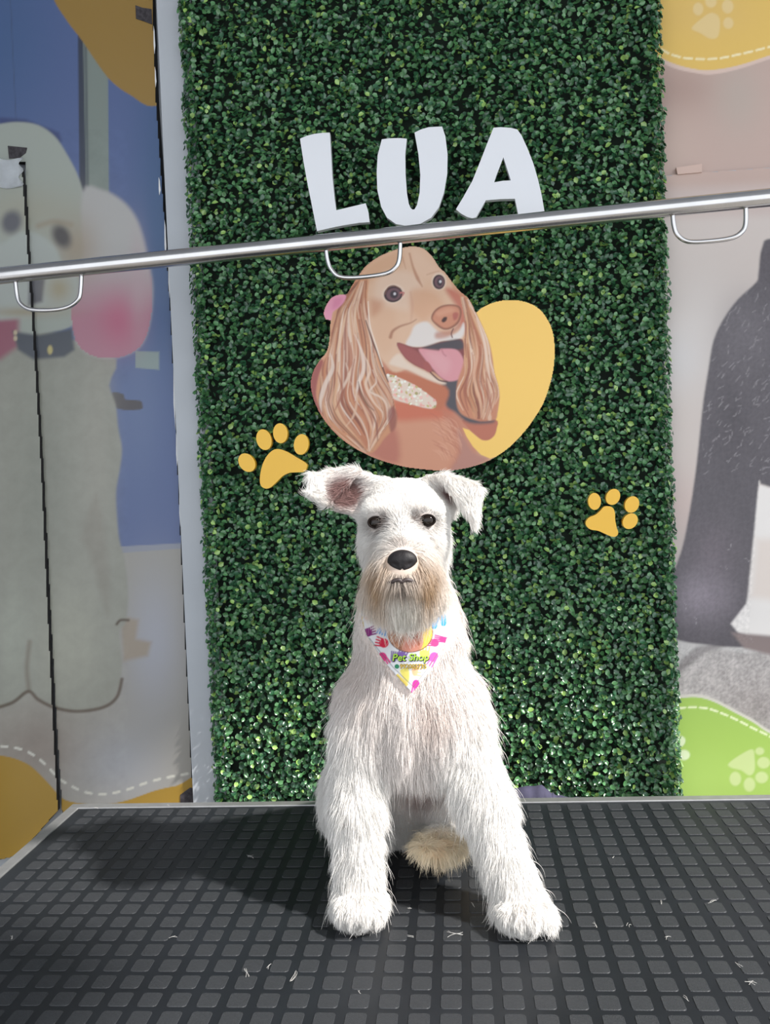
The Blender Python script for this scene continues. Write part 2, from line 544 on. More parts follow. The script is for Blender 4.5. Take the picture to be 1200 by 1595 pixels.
# head
ell((630, 803, .085), 68, 58, .058, .02, 'skull')
ell((630, 845, .080), 66, 58, .055, .02, 'cheek')
cone((631, 842, .050), (628, 872, -.018), 44, 31, .022, 'muzzle')
ell((629, 893, -.004), 50, 34, .042, .02, 'muzzle')
ell((630, 918, .020), 58, 36, .046, .02, 'beard')
ell((590, 792, .040), 24, 13, .014, .018, 'brow')
ell((664, 790, .040), 24, 13, .014, .018, 'brow')
# ears, half pricked, the tips folded over
er = .0034
tri((600, 752, .085), (566, 805, .080), (520, 742, .085), er, .008, 'earin')
tri((566, 805, .080), (520, 742, .085), (524, 790, .070), er, .006, 'earin')
tri((602, 752, .088), (548, 733, .075), (520, 742, .085), er, .008, 'ear')
tri((556, 734, .074), (512, 738, .072), (508, 784, .058), er, .006, 'ear')
tri((512, 738, .072), (508, 784, .058), (484, 742, .052), er, .006, 'ear')
tri((508, 784, .058), (484, 742, .052), (484, 772, .046), er, .006, 'ear')
tri((668, 746, .085), (706, 802, .085), (722, 762, .090), er, .008, 'earin')
tri((662, 748, .085), (690, 741, .072), (742, 758, .070), er, .008, 'ear')
tri((690, 741, .068), (748, 764, .060), (722, 786, .052), er, .006, 'ear')
tri((748, 764, .060), (722, 786, .052), (740, 818, .040), er, .006, 'ear')
tri((700, 752, .068), (722, 786, .052), (740, 760, .062), er, .006, 'ear')

def sd_cone(P, a, b, ra, rb):
    ba = b - a; pa = P - a
    h = np.clip((pa @ ba) / (ba @ ba), 0, 1)
    return np.linalg.norm(pa - h[:, None] * ba, axis=1) - (ra + (rb - ra) * h)
def sd_ell(P, c, r, tilt):
    q = P - c
    if tilt:
        cc, ss = math.cos(tilt), math.sin(tilt)
        q = np.stack([q[:, 0] * cc - q[:, 2] * ss, q[:, 1], q[:, 0] * ss + q[:, 2] * cc], -1)
    k0 = np.linalg.norm(q / r, axis=1)
    k1 = np.linalg.norm(q / (r * r), axis=1) + 1e-9
    return k0 * (k0 - 1.0) / k1
def sd_tri(P, a, b, c, rr):
    ba, cb, ac = b - a, c - b, a - c
    pa, pb, pc = P - a, P - b, P - c
    n = np.cross(ba, ac)
    s = (np.sign(pa @ np.cross(ba, n)) + np.sign(pb @ np.cross(cb, n)) + np.sign(pc @ np.cross(ac, n)))
    def e(p, v):
        h = np.clip((p @ v) / (v @ v), 0, 1)
        q = p - h[:, None] * v
        return (q * q).sum(1)
    edge = np.minimum(np.minimum(e(pa, ba), e(pb, cb)), e(pc, ac))
    plane = (pa @ n) ** 2 / (n @ n)
    return np.sqrt(np.where(s < 2.0, edge, plane)) - rr
def prim_d(P, pr):
    if pr[0] == 'c': return sd_cone(P, pr[1], pr[2], pr[3], pr[4])
    if pr[0] == 'e': return sd_ell(P, pr[1], pr[2], pr[3])
    return sd_tri(P, pr[1], pr[2], pr[3], pr[4])
def smin(a, b, k):
    h = np.clip(0.5 + 0.5 * (b - a) / k, 0, 1)
    return b * (1 - h) + a * h - k * h * (1 - h)
def dog_sdf(P):
    d = None
    for pr in prims:
        e = prim_d(P, pr)
        d = e if d is None else smin(d, e, pr[-2])
    return np.maximum(d, (T + 0.0005) - P[:, 2])

def surface_nets(lo, hi, h):
    n = np.ceil((hi - lo) / h).astype(int) + 1
    g = [lo[i] + h * np.arange(n[i]) for i in range(3)]
    Vg = np.empty(n)
    for i in range(n[0]):
        Yg, Zg = np.meshgrid(g[1], g[2], indexing='ij')
        Pp = np.stack([np.full(Yg.size, g[0][i]), Yg.ravel(), Zg.ravel()], -1)
        Vg[i] = dog_sdf(Pp).reshape(n[1], n[2])
    S = Vg < 0
    cnt = np.zeros(n - 1, int)
    for dx in (0, 1):
        for dy in (0, 1):
            for dz in (0, 1):
                cnt += S[dx:n[0] - 1 + dx, dy:n[1] - 1 + dy, dz:n[2] - 1 + dz]
    act = (cnt > 0) & (cnt < 8)
    idx = -np.ones(n - 1, int)
    cells_ = np.argwhere(act)
    idx[act] = np.arange(len(cells_))
    acc = np.zeros((len(cells_), 3)); num = np.zeros(len(cells_))
    cor = [(a, b, c) for a in (0, 1) for b in (0, 1) for c in (0, 1)]
    for i in range(8):
        for j in range(i + 1, 8):
            ca, cb = np.array(cor[i]), np.array(cor[j])
            if np.abs(ca - cb).sum() != 1: continue
            va = Vg[tuple((cells_ + ca).T)]; vb = Vg[tuple((cells_ + cb).T)]
            m = (va < 0) != (vb < 0)
            t = np.where(m, va / np.where(m, va - vb, 1), 0)
            acc += np.where(m[:, None], ca + t[:, None] * (cb - ca), 0)
            num += m
    verts = lo + h * (cells_ + acc / num[:, None])
    faces = []
    for ax in range(3):
        o1, o2 = [(1, 2), (2, 0), (0, 1)][ax]
        sl0 = [slice(None)] * 3; sl1 = [slice(None)] * 3
        sl0[ax] = slice(0, -1); sl1[ax] = slice(1, None)
        A, B = S[tuple(sl0)], S[tuple(sl1)]
        e = np.argwhere(A != B)
        e = e[(e[:, o1] > 0) & (e[:, o2] > 0) & (e[:, o1] < n[o1] - 1) & (e[:, o2] < n[o2] - 1)]
        u1 = np.zeros(3, int); u1[o1] = 1
        u2 = np.zeros(3, int); u2[o2] = 1
        q = np.stack([idx[tuple((e - u1 - u2).T)], idx[tuple((e - u2).T)], idx[tuple(e.T)], idx[tuple((e - u1).T)]], -1)
        fl = A[tuple(e.T)]
        q[~fl] = q[~fl][:, ::-1]
        faces.append(q)
    return verts, np.concatenate(faces)

lo = np.array([-0.16, -0.10, T - 0.012]); hi = np.array([0.21, 0.40, T + 0.56])
DV, DF = surface_nets(lo, hi, 0.0034)
# a little smoothing
E_ = np.concatenate([DF[:, [0, 1]], DF[:, [1, 2]], DF[:, [2, 3]], DF[:, [3, 0]]])
for it in range(3):
    s = np.zeros_like(DV); c = np.zeros(len(DV))
    np.add.at(s, E_[:, 0], DV[E_[:, 1]]); np.add.at(c, E_[:, 0], 1)
    np.add.at(s, E_[:, 1], DV[E_[:, 0]]); np.add.at(c, E_[:, 1], 1)
    DV = DV * 0.5 + 0.5 * s / c[:, None]
DV[:, 2] = np.maximum(DV[:, 2], T + 0.0006)
def gradn(P, e=0.002):
    g = np.stack([dog_sdf(P + d) - dog_sdf(P - d) for d in np.eye(3) * e], -1)
    return g / (np.linalg.norm(g, axis=1)[:, None] + 1e-12)
DN = gradn(DV)

REG = ['chest', 'neck', 'body', 'haunch', 'hind', 'leg', 'paw', 'skull', 'cheek', 'muzzle', 'beard', 'brow', 'ear', 'earin']
def region_w(P, sig=0.006):
    dmin = np.full((len(P), len(REG)), 9.0)
    for pr in prims:
        r = REG.index(pr[-1])
        dmin[:, r] = np.minimum(dmin[:, r], prim_d(P, pr))
    w = np.exp(-np.clip(dmin - dmin.min(1)[:, None], 0, 1) / sig)
    return w / w.sum(1)[:, None]

dog = empty('dog', (float(D((640, 1400, .1))[0]), 0.1, T))
tag(dog, 'white schnauzer-type dog with a beard sitting upright on the black table', 'dog')
me = bpy.data.meshes.new('body')
me.from_pydata([tuple(v) for v in DV.tolist()], [], DF.tolist())
me.update()
NOSE = None
bvh = BVHTree.FromPolygons([Vector(v) for v in DV], DF.tolist())
def hit(px, py):
    d = Vector(ray(px, py)).normalized()
    r = bvh.ray_cast(Vector(CAM), d)
    return (np.array(r[0]), np.array(d), np.array(r[1])) if r[0] else (None, np.array(d), None)

# ---- eyes
eyes = []
M['eye'] = mat('dark_brown_eye', (0.010, 0.006, 0.004), 0.04, spec=0.38)
M['lid'] = mat('eye_rim', (0.012, 0.008, 0.007), 0.7, spec=0.1)
for (ex, ey) in ((585.5, 813.5), (666.5, 810.5)):
    p, d, n = hit(ex, ey)
    r = 11.6 / ppm(p[1])
    c = p + d * 0.0012
    eyes.append((c, r))
    bm = bmesh.new()
    bmesh.ops.create_uvsphere(bm, u_segments=24, v_segments=16, radius=r, matrix=Matrix.Translation(Vector(c)) @ Matrix.Diagonal((1.06, 0.95, 0.90, 1)))
    eo = bm_obj('eye', bm, M['eye'], dog, smooth=True)
    # rim of dark skin round the eye, a torus facing the way the eye looks
    look = -d; up = np.array([0, 0, 1.0]); rt = np.cross(up, look); rt /= np.linalg.norm(rt); u2 = np.cross(look, rt)
    pts = [c + look * 0.0050 + r * 0.98 * (math.cos(t) * rt * 1.02 + math.sin(t) * u2 * 0.74) for t in np.linspace(0, 2 * math.pi, 25)]
    tube('eyelid_rim', pts, 0.0011, M['lid'], dog, n=8, caps=False)

# ---- nose
np_, nd, nn = hit(627, 874)
NC = np_ + nd * 0.004
ns = ppm(NC[1])
M['nose'] = mat('black_nose_leather', (0.012, 0.010, 0.011), 0.5, bump=0.4, bscale=900, spec=0.32)
bm = bmesh.new()
bmesh.ops.create_icosphere(bm, subdivisions=4, radius=1.0)
for v in bm.verts:
    x, y, z = v.co
    w = 1.0 + 0.16 * z - (0.30 * max(0, -z) ** 1.5)
    zz = z * (0.80 if z > 0 else 0.92)
    zz -= 0.10 * (abs(x) ** 2) * (1 if z > 0 else 0)
    yy = y * 0.62
    # nostrils
    for sx in (-1, 1):
        dx, dz = (x - sx * 0.50) / 0.24, (zz + 0.16 - 0.2 * (abs(x) - .5)) / 0.17
        if y < 0:
            yy += 0.15 * math.exp(-(dx * dx + dz * dz))
    if y < 0:
        yy += 0.10 * math.exp(-((x / 0.07) ** 2)) * (1 if zz < 0.1 else 0.3)
    v.co = Vector((x * w * 1.04, yy, zz)) * (22.5 / ns)
bmesh.ops.transform(bm, matrix=Matrix.Translation(Vector(NC)), verts=bm.verts)
bm_obj('nose', bm, M['nose'], dog, smooth=True)

# ---- dark lips under the nose, claws
M['lip'] = mat('dark_lip', (0.05, 0.035, 0.033), 0.5)
lp = []
for (x, y) in ((606, 908), (614, 905), (621, 903), (627, 906), (633, 903), (640, 904.5), (648, 907)):
    p, d, n = hit(x, y)
    lp.append(p - d * 0.0035)
tube('lips', catmull(lp, 5, closed=False), 0.0022, M['lip'], dog, n=8)
M['claw'] = mat('dark_claw', (0.03, 0.025, 0.022), 0.35)
for (cx, cw, cyb) in ((560, 38, 1447), (821, 42, 1457)):
    for t in (-.66, -.23, .23, .66):
        q0 = onZ(cx + t * cw * 1.02, cyb - 3 - 8 * abs(t), T + 0.010) + np.array([0, .004, 0])
        q1 = onZ(cx + t * cw * 1.06, cyb + 1 - 8 * abs(t), T + 0.0025)
        tube('claw', [q0, (q0 + q1) / 2 + np.array([0, -.002, .002]), q1], [.0032, .0026, .0008], M['claw'], dog, n=8)

# ---- skin colour of the body under the coat
wv = region_w(DV)
skin = np.tile(lin((222, 205, 196)), (len(DV), 1))
pj = project(DV)
def blob(p, cx, cy, rx, ry): return np.exp(-(((p[:, 0] - cx) / rx) ** 2 + ((p[:, 1] - cy) / ry) ** 2))
# ------------------------------------------------------------------ the coat
def mixc(c, col, w): return c * (1 - w[:, None]) + np.asarray(col) * w[:, None]
EARIN_C = lin((128, 92, 88))
def coat_color(P, w, n):
    p = project(P)
    front = (n[:, 1] < 0.35)
    c = np.tile(lin((243, 240, 236)), (len(P), 1))
    # greyish pink undercoat on neck and chest sides
    t = (w[:, REG.index('neck')] + w[:, REG.index('chest')]) * 0.35
    c = mixc(c, lin((222, 206, 200)), t)
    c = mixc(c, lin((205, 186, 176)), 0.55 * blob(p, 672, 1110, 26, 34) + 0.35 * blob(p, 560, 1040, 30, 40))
    # inside of the ears
    e = w[:, REG.index('earin')]
    ee = np.clip(1.4 * e + .8 * w[:, REG.index('ear')] * (p[:, 0] > 512) * (p[:, 0] < 600), 0, 1)
    m = np.clip(ee * blob(p, 541, 767, 27, 25) * 1.9 + e * blob(p, 692, 766, 20, 17) * 1.8, 0, 1) * front
    c = mixc(c, EARIN_C, np.clip(m, 0, .95))
    # muzzle: painted shade near the nose, tan stain of the beard beside the mouth
    b = w[:, REG.index('muzzle')] + w[:, REG.index('beard')]
    c = mixc(c, lin((196, 182, 170)), np.clip(1.3 * blob(p, 628, 884, 40, 27), 0, .85) * b)  # taupe tint stands in for the shade of the nose bridge
    c = mixc(c, lin((222, 216, 204)), .7 * blob(p, 631, 935, 26, 22) * b)
    st = np.clip(blob(p, 590, 903, 17, 36) + blob(p, 664, 903, 18, 38) + .5 * blob(p, 627, 908, 24, 9), 0, 1) * b
    c = mixc(c, lin((176, 140, 98)), st * 0.85)
    c = mixc(c, lin((120, 110, 104)), blob(p, 627, 906, 15, 7) * .9 * b)
    c = mixc(c, lin((165, 152, 145)), blob(p, 627, 850, 14, 7) * .6 * b)
    # dark skin round the eyes
    for k, (ex, ey) in enumerate(((586, 814), (666, 811))):
        c = mixc(c, lin((96, 80, 74)), np.clip(1.5 * blob(p, ex + (7 if k == 0 else -7), ey + 2, 18, 13), 0, .9) * (1 - e) * front)
    # belly and groin between the legs, tan hind foot
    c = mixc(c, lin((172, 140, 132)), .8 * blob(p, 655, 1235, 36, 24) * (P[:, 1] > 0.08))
    h = w[:, REG.index('hind')]
    h = h * (p[:, 0] > 625)
    c = mixc(c, lin((246, 230, 200)), h * np.clip((p[:, 1] - 1283) / 22, 0, .9))
    c = mixc(c, lin((206, 166, 116)), h * .6 * blob(p, 682, 1318, 9, 16))
    return np.clip(c, 0, 1)

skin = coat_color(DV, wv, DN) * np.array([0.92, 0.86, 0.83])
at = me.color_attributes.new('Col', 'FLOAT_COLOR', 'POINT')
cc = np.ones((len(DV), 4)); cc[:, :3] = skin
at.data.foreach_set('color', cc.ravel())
M['skin'] = mat('dog_skin', rough=0.7, attr='Col', spec=0.2)
body = link('body', me, M['skin'], dog, smooth=True)

#              len    lift  clump curl  density
PAR = {'chest': (.026, .34, .60, .24, 1.0), 'neck': (.015, .38, .45, .20, 1.0), 'body': (.014, .35, .4, .2, .6),
       'haunch': (.020, .40, .5, .25, .8), 'hind': (.020, .36, .6, .3, 1.5), 'leg': (.021, .36, .50, .26, 1.3),
       'paw': (.0105, .36, .55, .22, 2.0), 'skull': (.0060, .30, .25, .15, 2.2), 'cheek': (.014, .38, .3, .15, 2.0),
       'muzzle': (.020, .30, .45, .14, 2.2), 'beard': (.032, .24, .6, .14, 2.4), 'brow': (.0075, .34, .35, .15, 2.2),
       'ear': (.011, .34, .5, .22, 2.2), 'earin': (.008, .45, .5, .25, 1.8)}
PT = np.array([PAR[r] for r in REG])
tri_ = np.concatenate([DF[:, [0, 1, 2]], DF[:, [0, 2, 3]]])
ta, tb, tc_ = DV[tri_[:, 0]], DV[tri_[:, 1]], DV[tri_[:, 2]]
area = 0.5 * np.linalg.norm(np.cross(tb - ta, tc_ - ta), axis=1)
cen = (ta + tb + tc_) / 3
dens = (wv[tri_].mean(1) @ PT[:, 4])
fn = DN[tri_].mean(1)
away = (fn * (cen - CAM)).sum(1) / np.linalg.norm(cen - CAM, axis=1)
dens = dens * np.where(away > 0.75, 0.5, 1.0)
NS = 230000
pk = rng.choice(len(tri_), NS, p=area * dens / (area * dens).sum())
r1, r2 = np.sqrt(rng.random(NS)), rng.random(NS)
R0 = ta[pk] * (1 - r1)[:, None] + tb[pk] * (r1 * (1 - r2))[:, None] + tc_[pk] * (r1 * r2)[:, None]
vn = DN[tri_[pk]]
N0 = vn[:, 0] * (1 - r1)[:, None] + vn[:, 1] * (r1 * (1 - r2))[:, None] + vn[:, 2] * (r1 * r2)[:, None]
N0 /= np.linalg.norm(N0, axis=1)[:, None]
pr0 = project(R0)
ok = np.ones(NS, bool)
for c, r in eyes:
    ok &= np.linalg.norm((R0 - c) / np.array([1.1, 1, 1]), axis=1) > r * 1.22
ok &= np.linalg.norm((R0 - NC) / np.array([1.12, 1, 0.95]), axis=1) > 22.5 / ns
ok &= ~((R0[:, 2] < T + 0.003) & (N0[:, 2] < -0.3))
R0, N0, pr0 = R0[ok], N0[ok], pr0[ok]
W0 = region_w(R0)
NSt = len(R0)
par = W0 @ PT
L = par[:, 0] * rng.uniform(0.65, 1.2, NSt)
lift, clump, curl = par[:, 1], par[:, 2], par[:, 3]

def wr(*names): return sum(W0[:, REG.index(n)] for n in names)
down = np.array([0, 0, -1.0])
flow = np.tile(down, (NSt, 1)) * 1.0
# face: lies back from the nose
fromnose = R0 - (NC + np.array([0, .01, .004])); fromnose /= np.linalg.norm(fromnose, axis=1)[:, None]
face = wr('skull', 'cheek', 'brow')
flow = flow * (1 - face)[:, None] + face[:, None] * (fromnose + np.array([0, .3, 0]) + down * (0.5 * (pr0[:, 1] > 830))[:, None])
mz = wr('muzzle')
side_ = np.stack([np.sign(pr0[:, 0] - 628) * np.clip(np.abs(pr0[:, 0] - 628) / 30, 0, 1), np.zeros(NSt), np.zeros(NSt)], -1)
top_m = np.clip((868 - pr0[:, 1]) / 18, 0, 1)
muz = (1 - top_m)[:, None] * (down * 1.0 + side_ * 0.55) + top_m[:, None] * (side_ * 0.9 + np.array([0, .5, .35]))
flow = flow * (1 - mz)[:, None] + mz[:, None] * muz
bd = wr('beard')
flow = flow * (1 - bd)[:, None] + bd[:, None] * (down * 1.0 + side_ * 0.20 + np.array([0, -.12, 0]))
# legs and paws
pwf = wr('paw')
pc = np.where((pr0[:, 0] < 690)[:, None], D((560, 1400, .05)), D((808, 1405, .045)))
out = R0 - pc; out[:, 2] = 0; out /= (np.linalg.norm(out, axis=1)[:, None] + 1e-6)
flow = flow * (1 - pwf)[:, None] + pwf[:, None] * (out * 0.8 + down * 0.8)
lg = wr('leg', 'hind')
flow = flow + lg[:, None] * out * 0.25
# ears: towards the tips
el = wr('ear', 'earin')
earL = pr0[:, 0] < 630
tipL = D((478, 768, .045)); tipR = D((744, 826, .04))
tow = np.where(earL[:, None], tipL, tipR) - R0
tow /= (np.linalg.norm(tow, axis=1)[:, None] + 1e-6)
flow = flow * (1 - el)[:, None] + el[:, None] * (tow + N0 * 0.15)
# away from the eyes
for c, r in eyes:
    v_ = R0 - c; dd = np.linalg.norm(v_, axis=1)
    k_ = np.clip(1.6 - dd / (r * 1.5), 0, 1)
    flow = flow * (1 - k_)[:, None] + k_[:, None] * v_ / dd[:, None]
    L = L * (1 - 0.45 * k_)
# longer tassels at the foot of the chest, outer sides of the legs
L = L * (1 + 0.55 * wr('chest') * np.clip((pr0[:, 1] - 1120) / 80, 0, 1))
L = L * (1 + 0.45 * rng.random(NSt) ** 3 * wr('leg'))
# fringe round the paws, stray hairs everywhere
L = L * (1 + 0.9 * wr('paw') * rng.random(NSt) ** 2 * (np.abs(out[:, 0]) > .55))
stray = (rng.random(NSt) < 0.05) * np.clip(L / 0.012, 0, 1)
L = L * (1 + 0.55 * stray)
clump = clump * (1 - .8 * (stray > .3))
# ear base hair combed up
tg = flow - N0 * (flow * N0).sum(1)[:, None]
tg /= (np.linalg.norm(tg, axis=1)[:, None] + 1e-6)
# low frequency waviness, shared by neighbours
def wob(P, f, s): return np.stack([np.sin(P[:, 0] * f + 2.1 * np.sin(P[:, 2] * f * .7 + s) + s), np.sin(P[:, 1] * f * 1.1 + 1.7 * np.sin(P[:, 0] * f * .8 + s) + 2 * s), np.sin(P[:, 2] * f * .9 + 1.9 * np.sin(P[:, 1] * f + s) + 3 * s)], -1)
dir0 = N0 * lift[:, None] + tg * (1 - lift)[:, None] + wob(R0, 210, 1.0) * (curl * 0.55)[:, None] + rng.normal(0, 0.13, (NSt, 3))
dir0 /= np.linalg.norm(dir0, axis=1)[:, None]
longw = np.clip((L - 0.012) / 0.012, 0, 1) * (1 - el)
dir1 = tg * 0.8 + down * (0.35 + 0.5 * longw)[:, None] * (1 - el * .8)[:, None] + wob(R0, 150, 4.0) * (curl * 1.0)[:, None] + rng.normal(0, 0.16, (NSt, 3)) + N0 * 0.1
dir1 /= np.linalg.norm(dir1, axis=1)[:, None]
# shorten under the bandana
bn_in = (pr0[:, 1] > 922) & (pr0[:, 1] < 1084 - np.abs(pr0[:, 0] - 638) * 1.28) & (R0[:, 1] < 0.12) & (bd + mz < 0.35)
L = np.where(bn_in, 0.004, L)
NP = 6
ts = np.linspace(0, 1, NP)
S_ = R0[:, None, :] + L[:, None, None] * (ts[None, :, None] * dir0[:, None, :] * 0.999 + 0.5 * (ts ** 2)[None, :, None] * (dir1 - dir0)[:, None, :])
# fine curl
ph = rng.random(NSt) * 6.28
S_ += (0.02 * L * (0.4 + curl))[:, None, None] * (np.sin(ts[None, :] * 7 + ph[:, None]) * ts[None, :])[..., None] * np.cross(N0, tg)[:, None, :]
# clumps
gk = rng.choice(NSt, NSt // 22, replace=False)
kd = KDTree(len(gk))
for i, g in enumerate(gk): kd.insert(R0[g], i)
kd.balance()
near = np.array([kd.find(Vector(p))[1] for p in R0])
gid = gk[near]
same = (N0 * N0[gid]).sum(1) > 0.3
cl = (clump * same * (0.7 + 0.3 * rng.random(NSt)))[:, None, None] * (ts ** 1.4)[None, :, None]
tipscale = (L / np.maximum(L[gid], 1e-4))[:, None, None]
target = S_[gid] - R0[gid][:, None, :]
target = R0[gid][:, None, :] + target * np.minimum(tipscale, 1.35)
S_ = S_ * (1 - cl) + target * cl
S_[:, :, 2] = np.maximum(S_[:, :, 2], T + 0.0008 + 0.001 * rng.random((NSt, 1)))
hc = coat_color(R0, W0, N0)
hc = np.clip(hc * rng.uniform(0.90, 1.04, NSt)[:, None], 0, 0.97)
rad0 = np.where(L > 0.012, 0.00024, 0.00021)

hairm = bpy.data.materials.new('white_dog_hair')
hairm.use_nodes = True
nt = hairm.node_tree
bs = nt.nodes['Principled BSDF']
a_ = nt.nodes.new('ShaderNodeAttribute'); a_.attribute_name = 'hair_color'
nt.links.new(a_.outputs['Color'], bs.inputs['Base Color'])
bs.inputs['Roughness'].default_value = 0.55
bs.inputs['Specular IOR Level'].default_value = 0.25
tr_ = nt.nodes.new('ShaderNodeBsdfTranslucent')
nt.links.new(a_.outputs['Color'], tr_.inputs['Color'])
ms = nt.nodes.new('ShaderNodeMixShader'); ms.inputs[0].default_value = 0.18
nt.links.new(bs.outputs[0], ms.inputs[1]); nt.links.new(tr_.outputs[0], ms.inputs[2])
nt.links.new(ms.outputs[0], nt.nodes['Material Output'].inputs['Surface'])

def fur(name, sel):
    n = int(sel.sum())
    cu = bpy.data.hair_curves.new(name)
    cu.add_curves([NP] * n)
    cu.attributes['position'].data.foreach_set('vector', S_[sel].astype(np.float32).ravel())
    ra = cu.attributes.get('radius') or cu.attributes.new('radius', 'FLOAT', 'POINT')
    tp = (1 - 0.85 * ts ** 1.5)
    ra.data.foreach_set('value', (rad0[sel][:, None] * tp[None]).astype(np.float32).ravel())
    ca = cu.attributes.new('hair_color', 'FLOAT_COLOR', 'CURVE')
    q = np.ones((n, 4), np.float32); q[:, :3] = hc[sel]
    ca.data.foreach_set('color', q.ravel())
    cu.materials.append(hairm)
    o = bpy.data.objects.new(name, cu)
    COL.objects.link(o)
    o.parent = dog
    o.matrix_parent_inverse = Matrix.Translation(-Vector(dog.location))
    o['kind'] = 'stuff'
    return o
top_reg = W0.argmax(1)
def regsel(*n): return np.isin(top_reg, [REG.index(x) for x in n])
for nm, sel, lab in (('beard', regsel('beard', 'muzzle'), 'long white beard stained tan beside the mouth'),
                ('ear_hair', regsel('ear', 'earin'), None),
                ('leg_hair', regsel('leg', 'paw', 'hind'), None),
                ('coat', regsel('chest', 'neck', 'body', 'haunch'), None),
                ('face_hair', regsel('skull', 'cheek', 'brow'), None)):
    o = fur(nm, sel)
    if lab: o['label'] = lab
# ------------------------------------------------------------------ printing: flat pictures painted point by point
class Canvas:
    def __init__(s, P, base):
        s.P = np.asarray(P, float)
        s.C = np.tile(lin(base), (len(s.P), 1))
    def _blend(s, idx, col, a):
        col = np.asarray(col, float)
        s.C[idx] = s.C[idx] * (1 - a[:, None]) + col * a[:, None]
    def poly(s, pts, col, feather=1.0, alpha=1.0, smooth=0):
        pts = np.asarray(pts, float)
        if smooth: pts = catmull(pts, smooth)
        m = max(feather, 1) * 1.2
        idx = np.where((s.P[:, 0] > pts[:, 0].min() - m) & (s.P[:, 0] < pts[:, 0].max() + m) & (s.P[:, 1] > pts[:, 1].min() - m) & (s.P[:, 1] < pts[:, 1].max() + m))[0]
        if not len(idx): return
        p = s.P[idx]
        ins = np.zeros(len(p), bool); dm = np.full(len(p), 1e9)
        for i in range(len(pts)):
            a, b = pts[i], pts[(i + 1) % len(pts)]
            if a[1] != b[1]:
                c = ((a[1] > p[:, 1]) != (b[1] > p[:, 1])) & (p[:, 0] < (b[0] - a[0]) * (p[:, 1] - a[1]) / (b[1] - a[1]) + a[0])
                ins ^= c
            ba = b - a; pa = p - a
            h = np.clip((pa @ ba) / (ba @ ba + 1e-12), 0, 1)
            dm = np.minimum(dm, ((pa - h[:, None] * ba) ** 2).sum(1))
        d = np.sqrt(dm) * np.where(ins, 1, -1)
        t = np.clip(0.5 + d / (2 * max(feather, 0.3)), 0, 1)
        s._blend(idx, lin(col), t * t * (3 - 2 * t) * alpha)
    def stroke(s, pts, w, col, feather=0.8, alpha=1.0, smooth=6):
        pts = np.asarray(pts, float)
        if smooth and len(pts) > 2: pts = catmull(pts, smooth, closed=False)
        ws = np.full(len(pts), w, float) if not hasattr(w, '__len__') else np.interp(np.linspace(0, 1, len(pts)), np.linspace(0, 1, len(w)), w)
        m = ws.max() + feather + 1
        idx = np.where((s.P[:, 0] > pts[:, 0].min() - m) & (s.P[:, 0] < pts[:, 0].max() + m) & (s.P[:, 1] > pts[:, 1].min() - m) & (s.P[:, 1] < pts[:, 1].max() + m))[0]
        if not len(idx): return
        p = s.P[idx]; best = np.full(len(p), -1e9)
        for i in range(len(pts) - 1):
            a, b = pts[i], pts[i + 1]
            ba = b - a; pa = p - a
            h = np.clip((pa @ ba) / (ba @ ba + 1e-12), 0, 1)
            best = np.maximum(best, ws[i] + (ws[i + 1] - ws[i]) * h - np.sqrt(((pa - h[:, None] * ba) ** 2).sum(1)))
        t = np.clip(0.5 + best / (2 * feather), 0, 1)
        s._blend(idx, lin(col), t * t * (3 - 2 * t) * alpha)
    def ell(s, cx, cy, rx, ry, col, ang=0, feather=1.0, alpha=1.0):
        a = math.radians(ang); q = s.P - np.array([cx, cy])
        x = q[:, 0] * math.cos(a) + q[:, 1] * math.sin(a); y = -q[:, 0] * math.sin(a) + q[:, 1] * math.cos(a)
        k = np.sqrt((x / rx) ** 2 + (y / ry) ** 2)
        d = (1 - k) * min(rx, ry)
        t = np.clip(0.5 + d / (2 * feather), 0, 1)
        idx = np.where(t > 0)[0]
        s._blend(idx, lin(col), (t * t * (3 - 2 * t) * alpha)[idx])
    def glow(s, cx, cy, rx, ry, col, alpha=1.0):
        s._blend(np.arange(len(s.P)), lin(col), alpha * np.exp(-(((s.P[:, 0] - cx) / rx) ** 2 + ((s.P[:, 1] - cy) / ry) ** 2)))
    def grain(s, amt, scale, seed=0, mask=None):
        P = s.P / scale
        n = np.zeros(len(P)); r = np.random.default_rng(seed)
        for o in range(4):
            f = 2.0 ** o
            a, b, c, d = r.random(4) * 6
            n += (np.sin(P[:, 0] * f * 1.3 + 2 * np.sin(P[:, 1] * f * .9 + a) + b) * np.sin(P[:, 1] * f * 1.1 + 2 * np.sin(P[:, 0] * f * .8 + c) + d)) / f ** .6
        k = amt * n * (1 if mask is None else mask)
        s.C *= (1 + k)[:, None]

def inside(P, poly):
    ins = np.zeros(len(P), bool)
    for i in range(len(poly)):
        a, b = poly[i], poly[(i + 1) % len(poly)]
        if a[1] != b[1]:
            ins ^= ((a[1] > P[:, 1]) != (b[1] > P[:, 1])) & (P[:, 0] < (b[0] - a[0]) * (P[:, 1] - a[1]) / (b[1] - a[1]) + a[0])
    return ins

